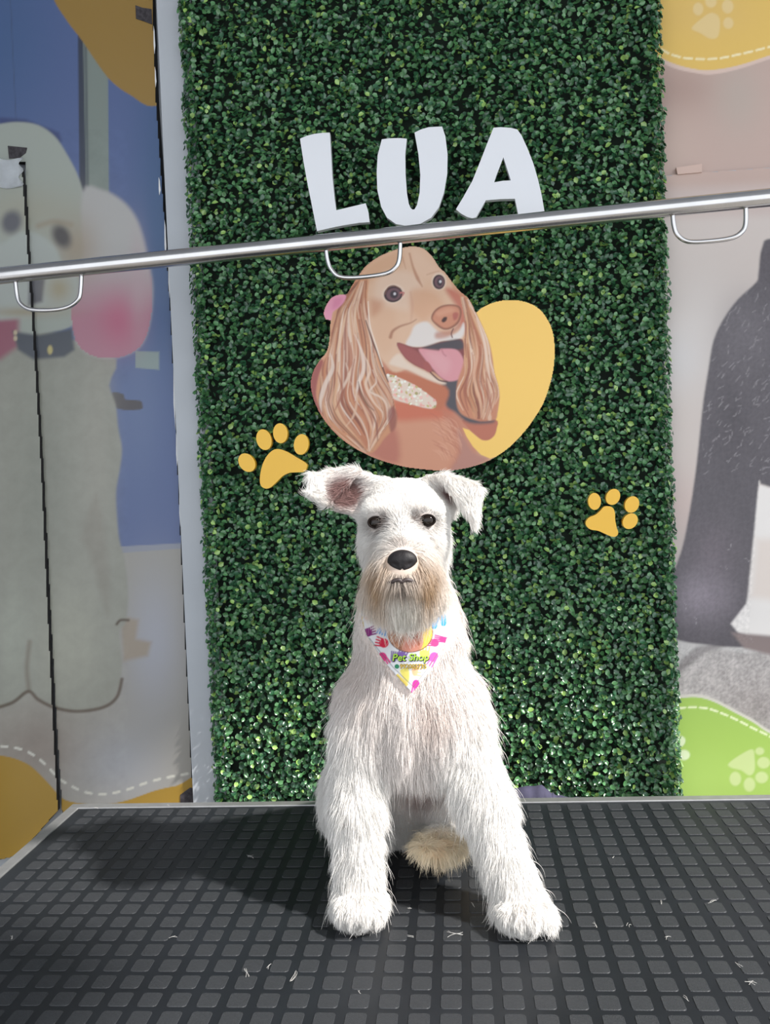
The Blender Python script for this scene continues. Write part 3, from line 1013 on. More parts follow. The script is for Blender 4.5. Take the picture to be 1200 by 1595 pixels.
def print_sheet(name, poly, step, Y, paint, parent, material, gain=1.0, warp=None, maxc=0.93):
    poly = np.asarray(poly, float)
    x0, y0 = poly.min(0) - step; x1, y1 = poly.max(0) + step
    nx, ny = int((x1 - x0) / step) + 1, int((y1 - y0) / step) + 1
    gx, gy = np.meshgrid(x0 + step * np.arange(nx), y0 + step * np.arange(ny))
    P = np.stack([gx.ravel(), gy.ravel()], -1)
    i = np.arange(nx * ny).reshape(ny, nx)
    q = np.stack([i[1:, :-1], i[1:, 1:], i[:-1, 1:], i[:-1, :-1]], -1).reshape(-1, 4)
    keep = inside(P[q].mean(1), poly)
    q = q[keep]
    used = np.unique(q); mp = -np.ones(len(P), int); mp[used] = np.arange(len(used))
    P = P[used]; q = mp[q]
    C = paint(P)
    C = np.clip(C * gain, 0.004, maxc)
    if warp is None:
        dr = np.stack([(P[:, 0] - 600) / F, (P[:, 1] - 797.5) / F, np.ones(len(P))], -1) @ RC
        V = CAM + dr * ((Y - CAM[1]) / dr[:, 1])[:, None]
    else:
        V = warp(P)
    me = bpy.data.meshes.new(name)
    me.vertices.add(len(V)); me.vertices.foreach_set('co', V.ravel())
    me.loops.add(q.size); me.loops.foreach_set('vertex_index', q.ravel())
    me.polygons.add(len(q)); me.polygons.foreach_set('loop_start', np.arange(len(q)) * 4)
    at = me.color_attributes.new('Col', 'FLOAT_COLOR', 'POINT')
    cc = np.ones((len(V), 4)); cc[:, :3] = C
    at.data.foreach_set('color', cc.ravel())
    me.update(); me.validate()
    return link(name, me, material, parent, smooth=warp is not None)

def dashes(cv, pts, col, ln=11, gap=12, w=2.2, alpha=1.0, feather=1.0):
    c = catmull(pts, 30, closed=False)
    s = np.r_[0, np.cumsum(np.linalg.norm(np.diff(c, axis=0), axis=1))]
    t = 0
    while t + ln < s[-1]:
        a = [np.interp(t, s, c[:, 0]), np.interp(t, s, c[:, 1])]; b = [np.interp(t + ln, s, c[:, 0]), np.interp(t + ln, s, c[:, 1])]
        cv.stroke([a, b], w, col, feather, alpha, smooth=0)
        t += ln + gap
def pawmark(cv, pad, toes, col, alpha):
    cv.poly(pad, col, 1.5, alpha, smooth=5)
    for t in toes: cv.ell(t[0], t[1], t[2], t[3], col, t[4] if len(t) > 4 else 0, 1.5, alpha)

# ---- left: poodle picture on a cabinet of two doors
def poodle(P):
    cv = Canvas(P, (88, 104, 148))
    cv.glow(0, 60, 90, 160, (72, 98, 140), .8)
    cv.glow(255, 320, 45, 260, (62, 92, 132), .9)
    cv.glow(215, 640, 40, 130, (104, 120, 156), .8)
    cv.poly([(-60, 178), (40, 186), (92, 206), (96, 220), (88, 232), (60, 215), (0, 205), (-60, 205)], (66, 76, 118), 4)
    # door post
    cv.poly([(121, 20), (131, 30), (137, 300), (124, 300)], (58, 64, 80), 1.5)
    cv.poly([(129, 30), (168, 60), (170, 330), (135, 330)], (128, 138, 132), 1.5)
    cv.stroke([(133, 40), (137, 320)], 2.0, (92, 100, 102), 1.5, smooth=0)
    cv.stroke([(14, -60), (19, 60), (27, 225)], .8, (66, 78, 108), 1.0, .6)
    # yellow wave at the top
    cv.poly([(60, -90), (80, -10), (104, 32), (127, 62), (147, 92), (172, 125), (203, 148), (246, 165), (330, 120), (330, -90)], (152, 121, 62), .8, smooth=6)
    # floor and skirting
    cv.poly([(150, 853), (320, 846), (330, 1400), (-80, 1400), (-80, 853)], (158, 154, 146), 1.5)
    cv.poly([(180, 852), (300, 845), (300, 853), (180, 862)], (142, 146, 158), 1.2)
    cv.glow(240, 1000, 45, 110, (168, 170, 182), .8)
    cv.glow(190, 1190, 70, 60, (172, 174, 182), .7)
    cv.glow(60, 1160, 70, 60, (138, 126, 118), .8)
    cv.poly([(188, 960), (216, 965), (212, 995), (236, 1000), (230, 1022), (192, 1030)], (158, 146, 132), 5)
    # sign and handle on the blue door
    cv.poly([(211, 547), (248, 548), (248, 576), (211, 573)], (140, 154, 152), 1.2)
    cv.poly([(174, 612), (192, 614), (196, 622), (218, 624), (222, 631), (218, 638), (182, 636)], (84, 80, 84), 1.2, smooth=3)
    # poodle
    fur_ = (150, 150, 140)
    body_ = [(-60, 540), (165, 550), (170, 600), (180, 630), (184, 665), (190, 700), (186, 735), (181, 765), (182, 800), (186, 840), (196, 880), (200, 930), (196, 968), (186, 985), (190, 1030), (187, 1060), (178, 1085), (158, 1100), (125, 1106), (100, 1104), (84, 1100), (62, 1088), (45, 1076), (28, 1092), (0, 1103), (-60, 1108)]
    cv.poly(body_, fur_, 3, smooth=4)
    cv.glow(60, 760, 45, 220, (138, 140, 130), .7)
    cv.glow(150, 700, 25, 200, (158, 156, 146), .8)
    cv.glow(110, 1000, 50, 90, (172, 172, 158), .7)
    cv.glow(20, 1000, 30, 90, (168, 172, 160), .6)
    cv.poly([(136, 800), (150, 770), (160, 800), (172, 900), (168, 960), (150, 900), (138, 860), (126, 840)], (136, 130, 120), 8, .45)
    cv.stroke([(182, 972), (188, 966), (200, 966)], 2, (92, 80, 68), 2)
    cv.stroke([(46, 1000), (42, 1040), (45, 1074)], 3, (122, 112, 100), 4, .7)
    cv.stroke([(-10, 1104), (20, 1094), (44, 1077), (60, 1090), (85, 1102), (120, 1108), (160, 1102), (182, 1086), (190, 1058)], 2.6, (86, 70, 56), 2.2, .85)
    cv.grain(0.035, 14, 3, (np.abs(P[:, 0]) < 200) * (P[:, 1] > 200))
    # head dome
    dome = [(-60, 205), (0, 193), (30, 190), (60, 195), (85, 212), (103, 238), (120, 270), (130, 300), (137, 330), (146, 420), (120, 500), (60, 520), (-60, 520)]
    cv.poly(dome, (162, 168, 160), 2.5, smooth=4)
    cv.glow(40, 330, 90, 40, (162, 156, 136), .55)
    # right ear: white turning pink
    ear_ = [(128, 300), (160, 296), (190, 312), (210, 335), (222, 365), (232, 410), (238, 450), (234, 500), (222, 535), (200, 552), (170, 558), (140, 552), (118, 530), (112, 480), (128, 420)]
    cv.poly(ear_, (176, 174, 172), 5, smooth=4)
    m = np.clip((P[:, 1] - 400) / 90, 0, 1) * inside(P, catmull(ear_, 4))
    cv._blend(np.arange(len(P)), lin((178, 116, 136)), m * .85)
    cv.glow(185, 500, 30, 40, (186, 104, 130), .8)
    cv.glow(215, 440, 14, 70, (182, 158, 164), .6)
    cv.poly([(-60, 470), (10, 468), (30, 490), (28, 540), (0, 560), (-60, 560)], (150, 96, 110), 7)
    # muzzle, eyes
    cv.glow(118, 385, 34, 46, (158, 142, 122), .8)
    cv.poly([(-60, 390), (0, 380), (30, 362), (60, 365), (85, 385), (98, 410), (120, 430), (118, 470), (70, 492), (-60, 490)], (170, 175, 170), 5, smooth=4)
    cv.ell(18, 346, 15, 18, (100, 100, 106), 20, 7)
    cv.ell(96, 368, 13, 19, (84, 80, 80), -28, 7)
    cv.stroke([(60, 352), (85, 345), (110, 350)], 4, (150, 136, 116), 5, .6)
    cv.poly([(46, 420), (72, 420), (66, 470), (44, 476)], (104, 104, 110), 4)
    cv.glow(92, 450, 20, 22, (160, 148, 118), .8)
    cv.glow(40, 486, 60, 8, (156, 146, 122), .8)
    # collar
    cv.poly([(20, 516), (60, 522), (112, 512), (116, 545), (100, 556), (52, 560), (28, 545)], (84, 88, 96), 4)
    cv.ell(78, 545, 4, 7, (186, 174, 120), 0, 1.5)
    cv.ell(24, 518, 3, 4, (190, 176, 150), 0, 1.5)
    cv.ell(24, 527, 3, 4, (190, 176, 150), 0, 1.5)
    # yellow waves and stitching at the foot
    cv.poly([(-60, 1172), (-10, 1176), (18, 1180), (46, 1192), (70, 1214), (88, 1234), (102, 1246), (130, 1252), (165, 1253), (200, 1246), (240, 1232), (275, 1224), (330, 1216), (330, 1420), (-60, 1420)], (164, 130, 48), .9, smooth=5)
    dashes(cv, [(-20, 1162), (10, 1163), (36, 1168), (58, 1180), (77, 1197), (92, 1213), (107, 1222), (127, 1232), (150, 1237), (172, 1236), (198, 1230), (220, 1222), (243, 1215), (265, 1210), (300, 1204)], (206, 204, 194), 9, 13, 2.0)
    return cv.C

LY = 0.582
cab = empty('poodle_door_panel', onY(180, 1400, LY))
tag(cab, 'door panel printed with a cream poodle with pink ears, between the seam and the white wall strip', 'door panel')
A_poly = [(-120, -80), (235, -80), (238, 20), (243, 160), (255, 330), (266, 500), (277, 740), (286, 950), (297, 1180), (302, 1258), (306, 1420), (106, 1420), (97, 1262), (88, 1120), (78, 930), (68, 730), (58, 560), (48, 410), (39, 252), (-120, 240)]
plate('door_board', A_poly, LY, WY - 0.001, M['dark'], cab)
print_sheet('poodle_print', A_poly, 2.0, LY - 0.0006, poodle, cab, M['print'], gain=GL)
leafp = empty('folded_door_leaf', onY(20, 1400, LY - .006))
tag(leafp, 'narrow door leaf with the left half of the poodle picture, silver tape at its top', 'door panel')
B_poly = [(-120, 254), (34, 262), (44, 410), (54, 560), (64, 730), (73, 930), (82, 1120), (88, 1230), (90, 1262), (30, 1331), (-120, 1372)]
plate('door_board', B_poly, LY - 0.010, LY - 0.001, M['dark'], leafp)
print_sheet('poodle_print', B_poly, 2.0, LY - 0.0106, poodle, leafp, M['print'], gain=GL)
# crumpled silver tape on the top corner of the leaf
M['tape'] = mat('silver_tape', lin((226, 230, 234)), 0.4, metal=0.15, noise=0.1, nscale=40, bump=0.9, bscale=70)
bm = bmesh.new()
gxy = [[(x, y) for x in np.linspace(-110, 33, 26)] for y in np.linspace(247, 292, 14)]
vg = [[bm.verts.new(onY(x - (4 * math.sin(y * .3) if x > 28 else 0), y + 2 * math.sin(x * .13), LY - 0.0125 - 0.0014 * math.sin(x * .21 + y * .33) * math.sin(y * .45 + x * .06))) for x, y in row] for row in gxy]
for i in range(13):
    for j in range(25):
        bm.faces.new([vg[i + 1][j], vg[i + 1][j + 1], vg[i][j + 1], vg[i][j]])
bmesh.ops.solidify(bm, geom=bm.faces[:], thickness=0.0008)
bm_obj('silver_tape', bm, M['tape'], leafp, smooth=True)
# torn corners where the vinyl has come off
def patch_(name, poly, Y, m, parent): return plate(name, poly, Y - 0.0012, Y - 0.0002, m, parent)
M['torn'] = mat('torn_backing', lin((54, 50, 54)), 0.8, noise=0.6, nscale=160)
M['flake'] = mat('white_paint_flake', lin((225, 225, 226)), 0.7)
patch_('torn_corner', [(211, 8), (222, 12), (236, 14), (237, 38), (224, 33), (212, 29)], LY - .0006, M['torn'], cab)
patch_('torn_corner', [(281, 1238), (296, 1227), (303, 1228), (304, 1252), (281, 1252)], LY - .0006, M['torn'], cab)
patch_('torn_corner', [(12, 227), (42, 230), (40, 238), (30, 246), (14, 247)], LY - .0006, M['torn'], cab)
for (x, y, h, w) in ((239, 62, 22, 2.2), (241, 120, 16, 2.0), (247, 290, 14, 2.5), (256, 372, 30, 2.5), (262, 430, 34, 2.2), (270, 610, 60, 2.0), (274, 700, 26, 2.6), (279, 790, 30, 2.0), (291, 960, 16, 2.4), (296, 1090, 10, 2.0), (300, 1190, 18, 2.0)):
    pts = [(x + .2, y - h), (x + w * .8, y - h * .6), (x + w, y - h * .1), (x + w * 1.1 + .6, y + h * .4), (x + h * .045 + .6, y + h), (x + .3, y + h * .3)]
    patch_('paint_flake', pts, LY - .0006, M['flake'], cab)

# ---- right: black dog picture on two boards
def blackdog(P):
    cv = Canvas(P, (206, 194, 188))
    cv.poly([(900, -100), (1350, -100), (1350, 292), (900, 310)], (190, 164, 154), 1)
    cv.glow(1060, 140, 60, 40, (168, 140, 130), .7)
    cv.glow(1150, 150, 40, 60, (178, 166, 156), .6)
    cv.glow(1050, 240, 40, 60, (196, 172, 160), .6)
    cv.poly([(900, 300), (1350, 280), (1350, 330), (900, 345)], (198, 180, 174), 12)
    cv.glow(1090, 500, 60, 90, (206, 198, 194), .8)
    cv.glow(1060, 560, 40, 50, (208, 204, 204), .7)
    cv.glow(1062, 790, 40, 60, (204, 182, 176), .8)
    # yellow wave with a paw
    cv.poly([(980, 60), (1020, 90), (1050, 106), (1085, 114), (1110, 116), (1150, 108), (1200, 92), (1300, 60), (1300, -100), (980, -100)], (214, 188, 176), 1.2, smooth=5)
    cv.poly([(980, 50), (1020, 83), (1050, 99), (1085, 108), (1110, 109), (1150, 102), (1200, 86), (1300, 52), (1300, -100), (980, -100)], (224, 186, 98), 1.0, smooth=5)
    cv.glow(1100, 20, 80, 40, (216, 180, 112), .5)
    dashes(cv, [(1000, 55), (1034, 79), (1060, 89), (1090, 92), (1120, 91), (1150, 85), (1180, 78), (1250, 60)], (240, 224, 178), 12, 7, 1.8)
    pawmark(cv, [(1078, 44), (1092, 30), (1108, 20), (1120, 26), (1122, 42), (1118, 58), (1106, 60), (1092, 52)], [(1088, 14, 8, 10), (1108, 2, 9, 10), (1134, 10, 9, 11), (1135, 36, 8, 9)], (226, 200, 146), .8)
    # ground of rocks
    cv.poly([(1030, 985), (1150, 985), (1350, 960), (1350, 1200), (1030, 1200)], (196, 192, 190), 3)
    cv.poly([(1052, 1060), (1070, 1022), (1110, 1010), (1150, 1016), (1200, 1018), (1350, 1010), (1350, 1200), (1052, 1200)], (176, 170, 168), 3)
    cv.poly([(1052, 1052), (1062, 1025), (1085, 1008), (1120, 1000), (1135, 1006), (1100, 1016), (1075, 1036)], (132, 126, 126), 4, .8)
    rk = np.clip((P[:, 1] - 1000) / 20, 0, 1)
    cv.glow(1180, 1100, 50, 40, (140, 132, 130), .6)
    cv.grain(0.16, 3.0, 5, rk); cv.grain(0.10, 11, 6, rk)
    # black dog: shoulder, foreleg, belly
    dogp = [(1350, 360), (1210, 370), (1188, 384), (1182, 425), (1178, 440), (1150, 466), (1128, 496), (1112, 530), (1104, 575), (1096, 625), (1090, 680), (1084, 735), (1074, 800), (1064, 850), (1052, 885), (1040, 920), (1040, 985), (1060, 998), (1100, 1004), (1150, 1008), (1165, 1000), (1170, 940), (1180, 800), (1184, 752), (1200, 758), (1350, 780)]
    cv.poly(dogp, (88, 82, 88), 2.5, smooth=4)  # black coat painted grey, with the sun haze in the colour
    cv.poly([(1184, 752), (1198, 760), (1350, 765), (1350, 1010), (1150, 985), (1163, 940), (1168, 900), (1176, 820)], (236, 230, 226), 2.5, smooth=3)
    cv.poly([(1180, 840), (1350, 830), (1350, 960), (1170, 930)], (222, 204, 192), 10, .6)
    cv.poly([(1140, 985), (1200, 990), (1350, 990), (1350, 1022), (1200, 1020), (1160, 1010)], (136, 120, 118), 4)
    cv.glow(1160, 520, 40, 60, (108, 102, 108), .6)
    cv.glow(1140, 660, 25, 60, (74, 68, 74), .7)
    cv.glow(1110, 860, 40, 50, (112, 102, 110), .7)
    cv.glow(1090, 930, 50, 40, (146, 136, 146), .8)
    dm = inside(P, catmull(dogp, 4)).astype(float)
    cv.grain(0.09, 4.0, 9, dm)
    r = np.random.default_rng(4)
    for k in range(150):
        x, y = r.uniform(1095, 1200), r.uniform(450, 740)
        if not inside(np.array([[x, y]]), np.array(dogp))[0]: continue
        a = r.normal(-.9, .35); ln = r.uniform(4, 11)
        cv.stroke([(x, y), (x + ln * math.cos(a), y + ln * math.sin(a))], [.8, .3], (150, 144, 148), .8, .6, smooth=0)
    for k in range(6):
        x, y = r.uniform(1050, 1190), r.uniform(820, 1000); a = r.uniform(0, 6.3)
        cv.stroke([(x, y), (x + 7 * math.cos(a), y + 7 * math.sin(a)), (x + 12 * math.cos(a + .5), y + 12 * math.sin(a + .5))], .4, (200, 194, 198), .6, .4)
    # green wave with stitching and paws
    g = [(1030, 1090), (1055, 1088), (1085, 1086), (1112, 1093), (1145, 1110), (1175, 1126), (1210, 1148), (1350, 1215), (1350, 1420), (1030, 1420)]
    cv.poly([(x, y - 5) for x, y in g], (206, 202, 192), 1.5, smooth=4)
    cv.poly(g, (158, 190, 92), 1.0, smooth=4)
    cv.glow(1110, 1220, 70, 60, (164, 194, 100), .6)
    dashes(cv, [(1040, 1106), (1070, 1102), (1100, 1103), (1125, 1111), (1150, 1122), (1175, 1135), (1200, 1147), (1260, 1180)], (226, 234, 190), 11, 6, 1.6)
    pawmark(cv, [(1135, 1190), (1150, 1178), (1172, 1167), (1176, 1180), (1176, 1200), (1168, 1208), (1155, 1200), (1140, 1196)], [(1146, 1213, 9, 11), (1168, 1222, 9, 11), (1187, 1211, 10, 9), (1190, 1188, 10, 9), (1184, 1170, 7, 6)], (196, 210, 150), .85)
    pawmark(cv, [(1040, 1150), (1060, 1146), (1068, 1152), (1064, 1162), (1050, 1164)], [(1066, 1176, 9, 8), (1056, 1192, 6, 7)], (222, 232, 200), .8)
    return cv.C
RYp = 0.590
up_ = empty('upper_printed_board', onY(1110, 290, RYp))
tag(up_, 'upper wall board, pinkish beige with a yellow wave, right of the hedge', 'wall board')
U_poly = [(1017, -80), (1400, -80), (1400, 246), (1200, 262.5), (1094, 270), (1025, 276)]
plate('board', U_poly, RYp, WY - .001, M['edge'], up_)
print_sheet('wave_print', U_poly, 2.0, RYp - .0006, blackdog, up_, M['print'], gain=GR)
lw_ = empty('lower_printed_board', onY(1110, 1400, RYp))
tag(lw_, 'lower wall board printed with a black dog standing on rocks above a green wave', 'wall board')
Lw_poly = [(1025, 275), (1052, 272.5), (1058, 270), (1092, 267.5), (1100, 268.5), (1200, 261), (1400, 244), (1400, 1420), (1057, 1420), (1045, 960), (1034, 560)]
plate('board', Lw_poly, RYp - .006, WY - .001, M['plaster'], lw_)
print_sheet('black_dog_print', Lw_poly, 2.0, RYp - .0066, blackdog, lw_, M['print'], gain=GR)
plate('latch_tab', [(1054, 261), (1094, 255), (1094, 268), (1056, 271.5)], RYp - .010, RYp - .001, mat('beige_tab', lin((200, 172, 160)), .5), lw_)

# ---- the portrait sign of a long-eared dog
def c3(L): return [(460 + x / 2.7273, 360 + y / 2.7273) for x, y in L]
SIL = c3([(505, 65), (545, 75), (580, 105), (610, 150), (640, 180), (670, 220), (700, 255), (735, 285), (755, 318), (768, 345), (790, 328), (830, 308), (870, 297), (910, 293), (950, 295), (990, 305), (1025, 322), (1055, 350), (1080, 390), (1095, 430), (1102, 480), (1102, 540), (1095, 600), (1080, 660), (1055, 730), (1020, 790), (980, 845), (930, 900), (870, 948), (800, 985), (720, 1008), (640, 1018), (560, 1013), (470, 1002), (390, 982), (310, 952), (230, 907), (170, 857), (120, 797), (90, 742), (72, 690), (67, 640), (80, 590), (108, 545), (135, 510), (146, 460), (148, 410), (150, 380), (130, 374), (122, 345), (138, 305), (160, 280), (188, 270), (218, 268), (240, 235), (265, 195), (300, 150), (350, 112), (410, 85), (460, 70)])
def spaniel(P):
    cv = Canvas(P, (206, 158, 126))
    q = lambda L: c3(L)
    def poly(L, col, f=1.0, a=1.0, s=4): cv.poly(q(L), col, f, a, s)
    def st(L, w, col, f=.8, a=1.0): cv.stroke(q(L), np.array(w) / 2.7273 if hasattr(w, '__len__') else w / 2.7273, col, f, a)
    # lower body
    poly([(60, 560), (400, 560), (720, 760), (760, 1030), (560, 1040), (300, 980), (120, 830), (50, 700)], (196, 132, 108), 6)
    poly([(400, 700), (640, 760), (720, 850), (740, 1020), (560, 1030), (380, 990), (330, 930)], (206, 146, 118), 8)
    poly([(420, 720), (640, 740), (660, 790), (540, 800), (430, 800)], (200, 112, 86), 8)
    poly([(300, 880), (420, 830), (440, 980), (340, 960)], (178, 106, 92), 8, .8)
    poly([(620, 760), (700, 800), (720, 900), (760, 1020), (650, 1030), (690, 920)], (190, 122, 98), 8, .8)
    poly([(690, 840), (720, 880), (760, 940), (820, 970), (720, 1020), (660, 1020), (700, 940)], (182, 130, 116), 5)
    # yellow field
    cv.poly(q([(770, 345), (790, 328), (830, 300), (910, 285), (990, 295), (1060, 340), (1110, 430), (1112, 560), (1060, 740), (980, 860), (880, 950), (828, 966), (790, 950), (755, 915), (728, 872), (712, 836), (740, 845), (765, 866), (795, 887), (825, 886), (846, 868), (855, 840), (850, 812), (862, 762), (868, 705), (862, 655), (846, 600), (838, 540), (826, 480), (800, 415)]), (247, 202, 108), 1.0)
    poly([(715, 800), (850, 800), (856, 840), (845, 870), (820, 888), (792, 886), (765, 865), (735, 835)], (186, 112, 90), 1.5)
    # dark under the chin
    poly([(620, 650), (690, 620), (720, 690), (770, 800), (840, 800), (835, 815), (740, 815), (680, 770), (640, 740)], (82, 78, 84), 4)
    # throat and floral collar
    poly([(380, 590), (470, 600), (640, 660), (640, 730), (600, 760), (560, 700), (400, 620)], (188, 112, 82), 4)
    col = [(388, 612), (430, 618), (500, 650), (560, 690), (600, 725), (588, 752), (555, 752), (500, 738), (440, 722), (410, 705), (392, 670)]
    poly(col, (226, 206, 190), 1.5)
    r = np.random.default_rng(2)
    cpoly = catmull(col, 4)
    for k in range(190):
        x, y = r.uniform(385, 605), r.uniform(610, 755)
        if not inside(np.array([[x, y]]), cpoly)[0]: continue
        cc = [(236, 190, 180), (232, 226, 206), (196, 176, 110), (170, 160, 108), (238, 236, 226), (230, 170, 160)][r.integers(6)]
        if y - 612 > (x - 388) * .55 + 62 and r.random() < .6: cc = (238, 178, 166)
        cv.ell(460 + x / 2.7273, 360 + y / 2.7273, r.uniform(1, 2.6), r.uniform(1, 2.4), cc, r.uniform(0, 90), .8)
    # head
    head = [(505, 65), (545, 75), (585, 110), (615, 155), (650, 195), (670, 240), (700, 300), (715, 360), (720, 420), (700, 470), (600, 520), (520, 560), (430, 600), (380, 560), (330, 470), (310, 380), (300, 280), (280, 200), (310, 150), (360, 110), (430, 80)]
    poly(head, (218, 180, 152), 3)
    poly([(300, 150), (420, 85), (460, 100), (430, 170), (340, 200), (290, 230)], (208, 162, 128), 8, .8)
    poly([(360, 190), (470, 170), (540, 220), (500, 330), (430, 330), (340, 320)], (224, 194, 172), 8, .8)
    poly([(500, 80), (560, 120), (620, 180), (580, 200), (540, 200), (500, 150)], (222, 186, 160), 8)
    poly([(330, 310), (420, 340), (420, 460), (380, 520), (330, 440)], (214, 172, 142), 8, .7)
    poly([(320, 290), (370, 300), (360, 340), (325, 360)], (196, 140, 110), 8, .7)
    poly([(500, 250), (590, 260), (640, 330), (580, 360), (540, 380), (490, 330)], (212, 164, 132), 8, .8)
    poly([(640, 250), (680, 250), (730, 300), (750, 400), (700, 420), (690, 330)], (192, 116, 96), 6)
    st([(486, 95), (500, 150), (520, 200), (540, 235)], [3, 4, 7, 2], (176, 120, 92), 2, .75)
    st([(455, 110), (470, 160)], [3, 1], (186, 132, 104), 2, .7)
    st([(560, 185), (590, 175), (610, 172)], [2, 3], (200, 156, 130), 2, .8)
    st([(405, 450), (415, 425), (445, 405), (490, 390), (515, 375)], [7, 5, 3, 1], (158, 104, 80), 2, .8)
    st([(490, 260), (498, 320), (492, 380)], [3, 5, 3], (202, 152, 128), 3, .6)
    # muzzle
    poly([(510, 400), (560, 385), (600, 420), (640, 440), (690, 430), (715, 390), (722, 420), (705, 455), (668, 465), (620, 468), (560, 490), (500, 492), (470, 480), (490, 440)], (222, 212, 206), 3)
    poly([(600, 430), (660, 420), (700, 390), (690, 420), (650, 450), (600, 456)], (186, 130, 112), 4, .8)
    nose = [(578, 372), (590, 340), (620, 318), (660, 311), (695, 318), (707, 340), (703, 370), (690, 395), (660, 415), (630, 418), (600, 400)]
    poly(nose, (136, 84, 68), 1.5)
    poly([(584, 372), (596, 345), (622, 324), (660, 317), (690, 323), (700, 342), (696, 368), (684, 390), (658, 408), (632, 411), (604, 394)], (200, 136, 108), 2.5)
    poly([(600, 345), (650, 325), (680, 335), (650, 352), (610, 362)], (212, 154, 126), 4, .8)
    poly([(622, 380), (632, 366), (645, 366), (642, 380), (630, 388)], (72, 44, 40), 1.5)
    poly([(670, 352), (684, 345), (694, 352), (688, 372), (674, 378)], (176, 100, 88), 2)
    st([(672, 415), (664, 435), (668, 452)], 2.5, (120, 80, 74), 1)
    # mouth
    poly([(433, 474), (500, 492), (560, 490), (620, 470), (668, 466), (705, 458), (716, 480), (722, 560), (720, 600), (690, 630), (640, 636), (590, 600), (555, 590), (500, 565), (460, 530)], (132, 70, 70), 1.5)
    poly([(545, 494), (620, 472), (700, 460), (712, 500), (640, 506), (560, 502)], (78, 70, 76), 3)
    poly([(436, 478), (500, 500), (540, 530), (570, 575), (555, 590), (500, 562), (460, 528)], (158, 86, 84), 3)
    poly([(525, 502), (580, 505), (610, 508), (622, 500), (680, 502), (706, 525), (720, 565), (718, 605), (695, 630), (655, 638), (620, 622), (590, 590), (560, 555)], (214, 148, 154), 2)
    poly([(560, 515), (620, 520), (660, 560), (640, 610), (600, 585), (570, 545)], (220, 164, 168), 8, .7)
    st([(622, 502), (630, 520), (640, 530)], 2.5, (176, 108, 116), 2, .7)
    poly([(546, 562), (562, 555), (578, 575), (580, 598), (560, 598), (548, 580)], (164, 88, 84), 1.5)
    poly([(440, 520), (480, 560), (560, 600), (600, 625), (640, 645), (620, 650), (560, 628), (480, 590), (430, 575), (400, 560)], (226, 204, 186), 3)
    st([(575, 600), (610, 632), (645, 640)], 3, (96, 60, 60), 1.2)
    # eyes
    for (cx, cy, rx, ry, an) in ((417, 268, 40, 34, -12), (611, 216, 26, 31, 0)):
        x, y = 460 + cx / 2.7273, 360 + cy / 2.7273; s = 1 / 2.7273
        cv.ell(x, y - 1, rx * s * 1.22, ry * s * 1.2, (226, 200, 180), an, 2)
        cv.ell(x, y, rx * s, ry * s, (58, 38, 44), an, 1.0)
        cv.ell(x + .6, y, rx * s * .78, ry * s * .78, (112, 82, 88), an, 1.5)
        cv.ell(x + 1.2, y + .3, rx * s * .42, ry * s * .5, (60, 48, 56), an, 1.5)
        cv.ell(x + 2.2, y - .6, 2.0, 2.2, (214, 210, 214), 0, 1.0)
    st([(382, 268), (395, 240), (420, 232), (446, 244)], 2.2, (120, 82, 72), .8)
    st([(448, 262), (462, 262), (456, 275)], [4, 2], (188, 112, 108), 1)
    # ears: long wavy locks
    def locks(base_poly, base_col, guide, n, cols, seed, amp, wid):
        cv.poly(q(base_poly), base_col, 2.5, 1, 4)
        rr = np.random.default_rng(seed)
        bp = catmull(np.array(q(base_poly)), 4)
        inm = inside(cv.P, bp)
        keepC = cv.C.copy()
        for k in range(n):
            big = k < n * .5
            u = rr.random(); pts = []
            t0, t1 = sorted(rr.uniform(-.05, 1.05, 2))
            if t1 - t0 < .22: t1 = t0 + .3
            ph = rr.uniform(-.5, .5); fq = 13
            for t in np.linspace(t0, min(t1, 1.03), 11):
                g0 = np.array([np.interp(t, np.linspace(0, 1, len(guide[0])), [g[i] for g in guide[0]]) for i in (0, 1)])
                g1 = np.array([np.interp(t, np.linspace(0, 1, len(guide[1])), [g[i] for g in guide[1]]) for i in (0, 1)])
                p = g0 * (1 - u) + g1 * u
                pts.append((p[0] + amp * min(1, 1.6 * t) * math.sin(fq * t + ph + 5 * u), p[1]))
            st(pts, [1.5, rr.uniform(.6, 1) * wid * (1.9 if big else .6), rr.uniform(.6, 1) * wid * (1.9 if big else .6), .8], cols[rr.integers(len(cols))], 1.4, rr.uniform(.45, .95))
        cv.C[~inm] = keepC[~inm]
    pal = [(226, 196, 172), (214, 172, 140), (206, 148, 108), (196, 132, 96), (176, 108, 82), (152, 90, 72), (120, 70, 60), (210, 158, 120), (232, 212, 196), (186, 120, 90)]
    earL_ = [(270, 190), (310, 200), (305, 290), (320, 400), (345, 500), (380, 590), (410, 690), (430, 780), (425, 830), (380, 880), (330, 940), (270, 930), (190, 870), (130, 800), (95, 730), (95, 640), (120, 560), (148, 490), (155, 400), (180, 320), (225, 260)]
    locks(earL_, (202, 144, 108), ([(255, 220), (175, 340), (150, 470), (105, 600), (95, 720), (150, 820), (280, 940)], [(305, 210), (305, 320), (335, 460), (372, 580), (410, 690), (428, 790), (340, 930)]), 230, pal, 3, 15, 6)
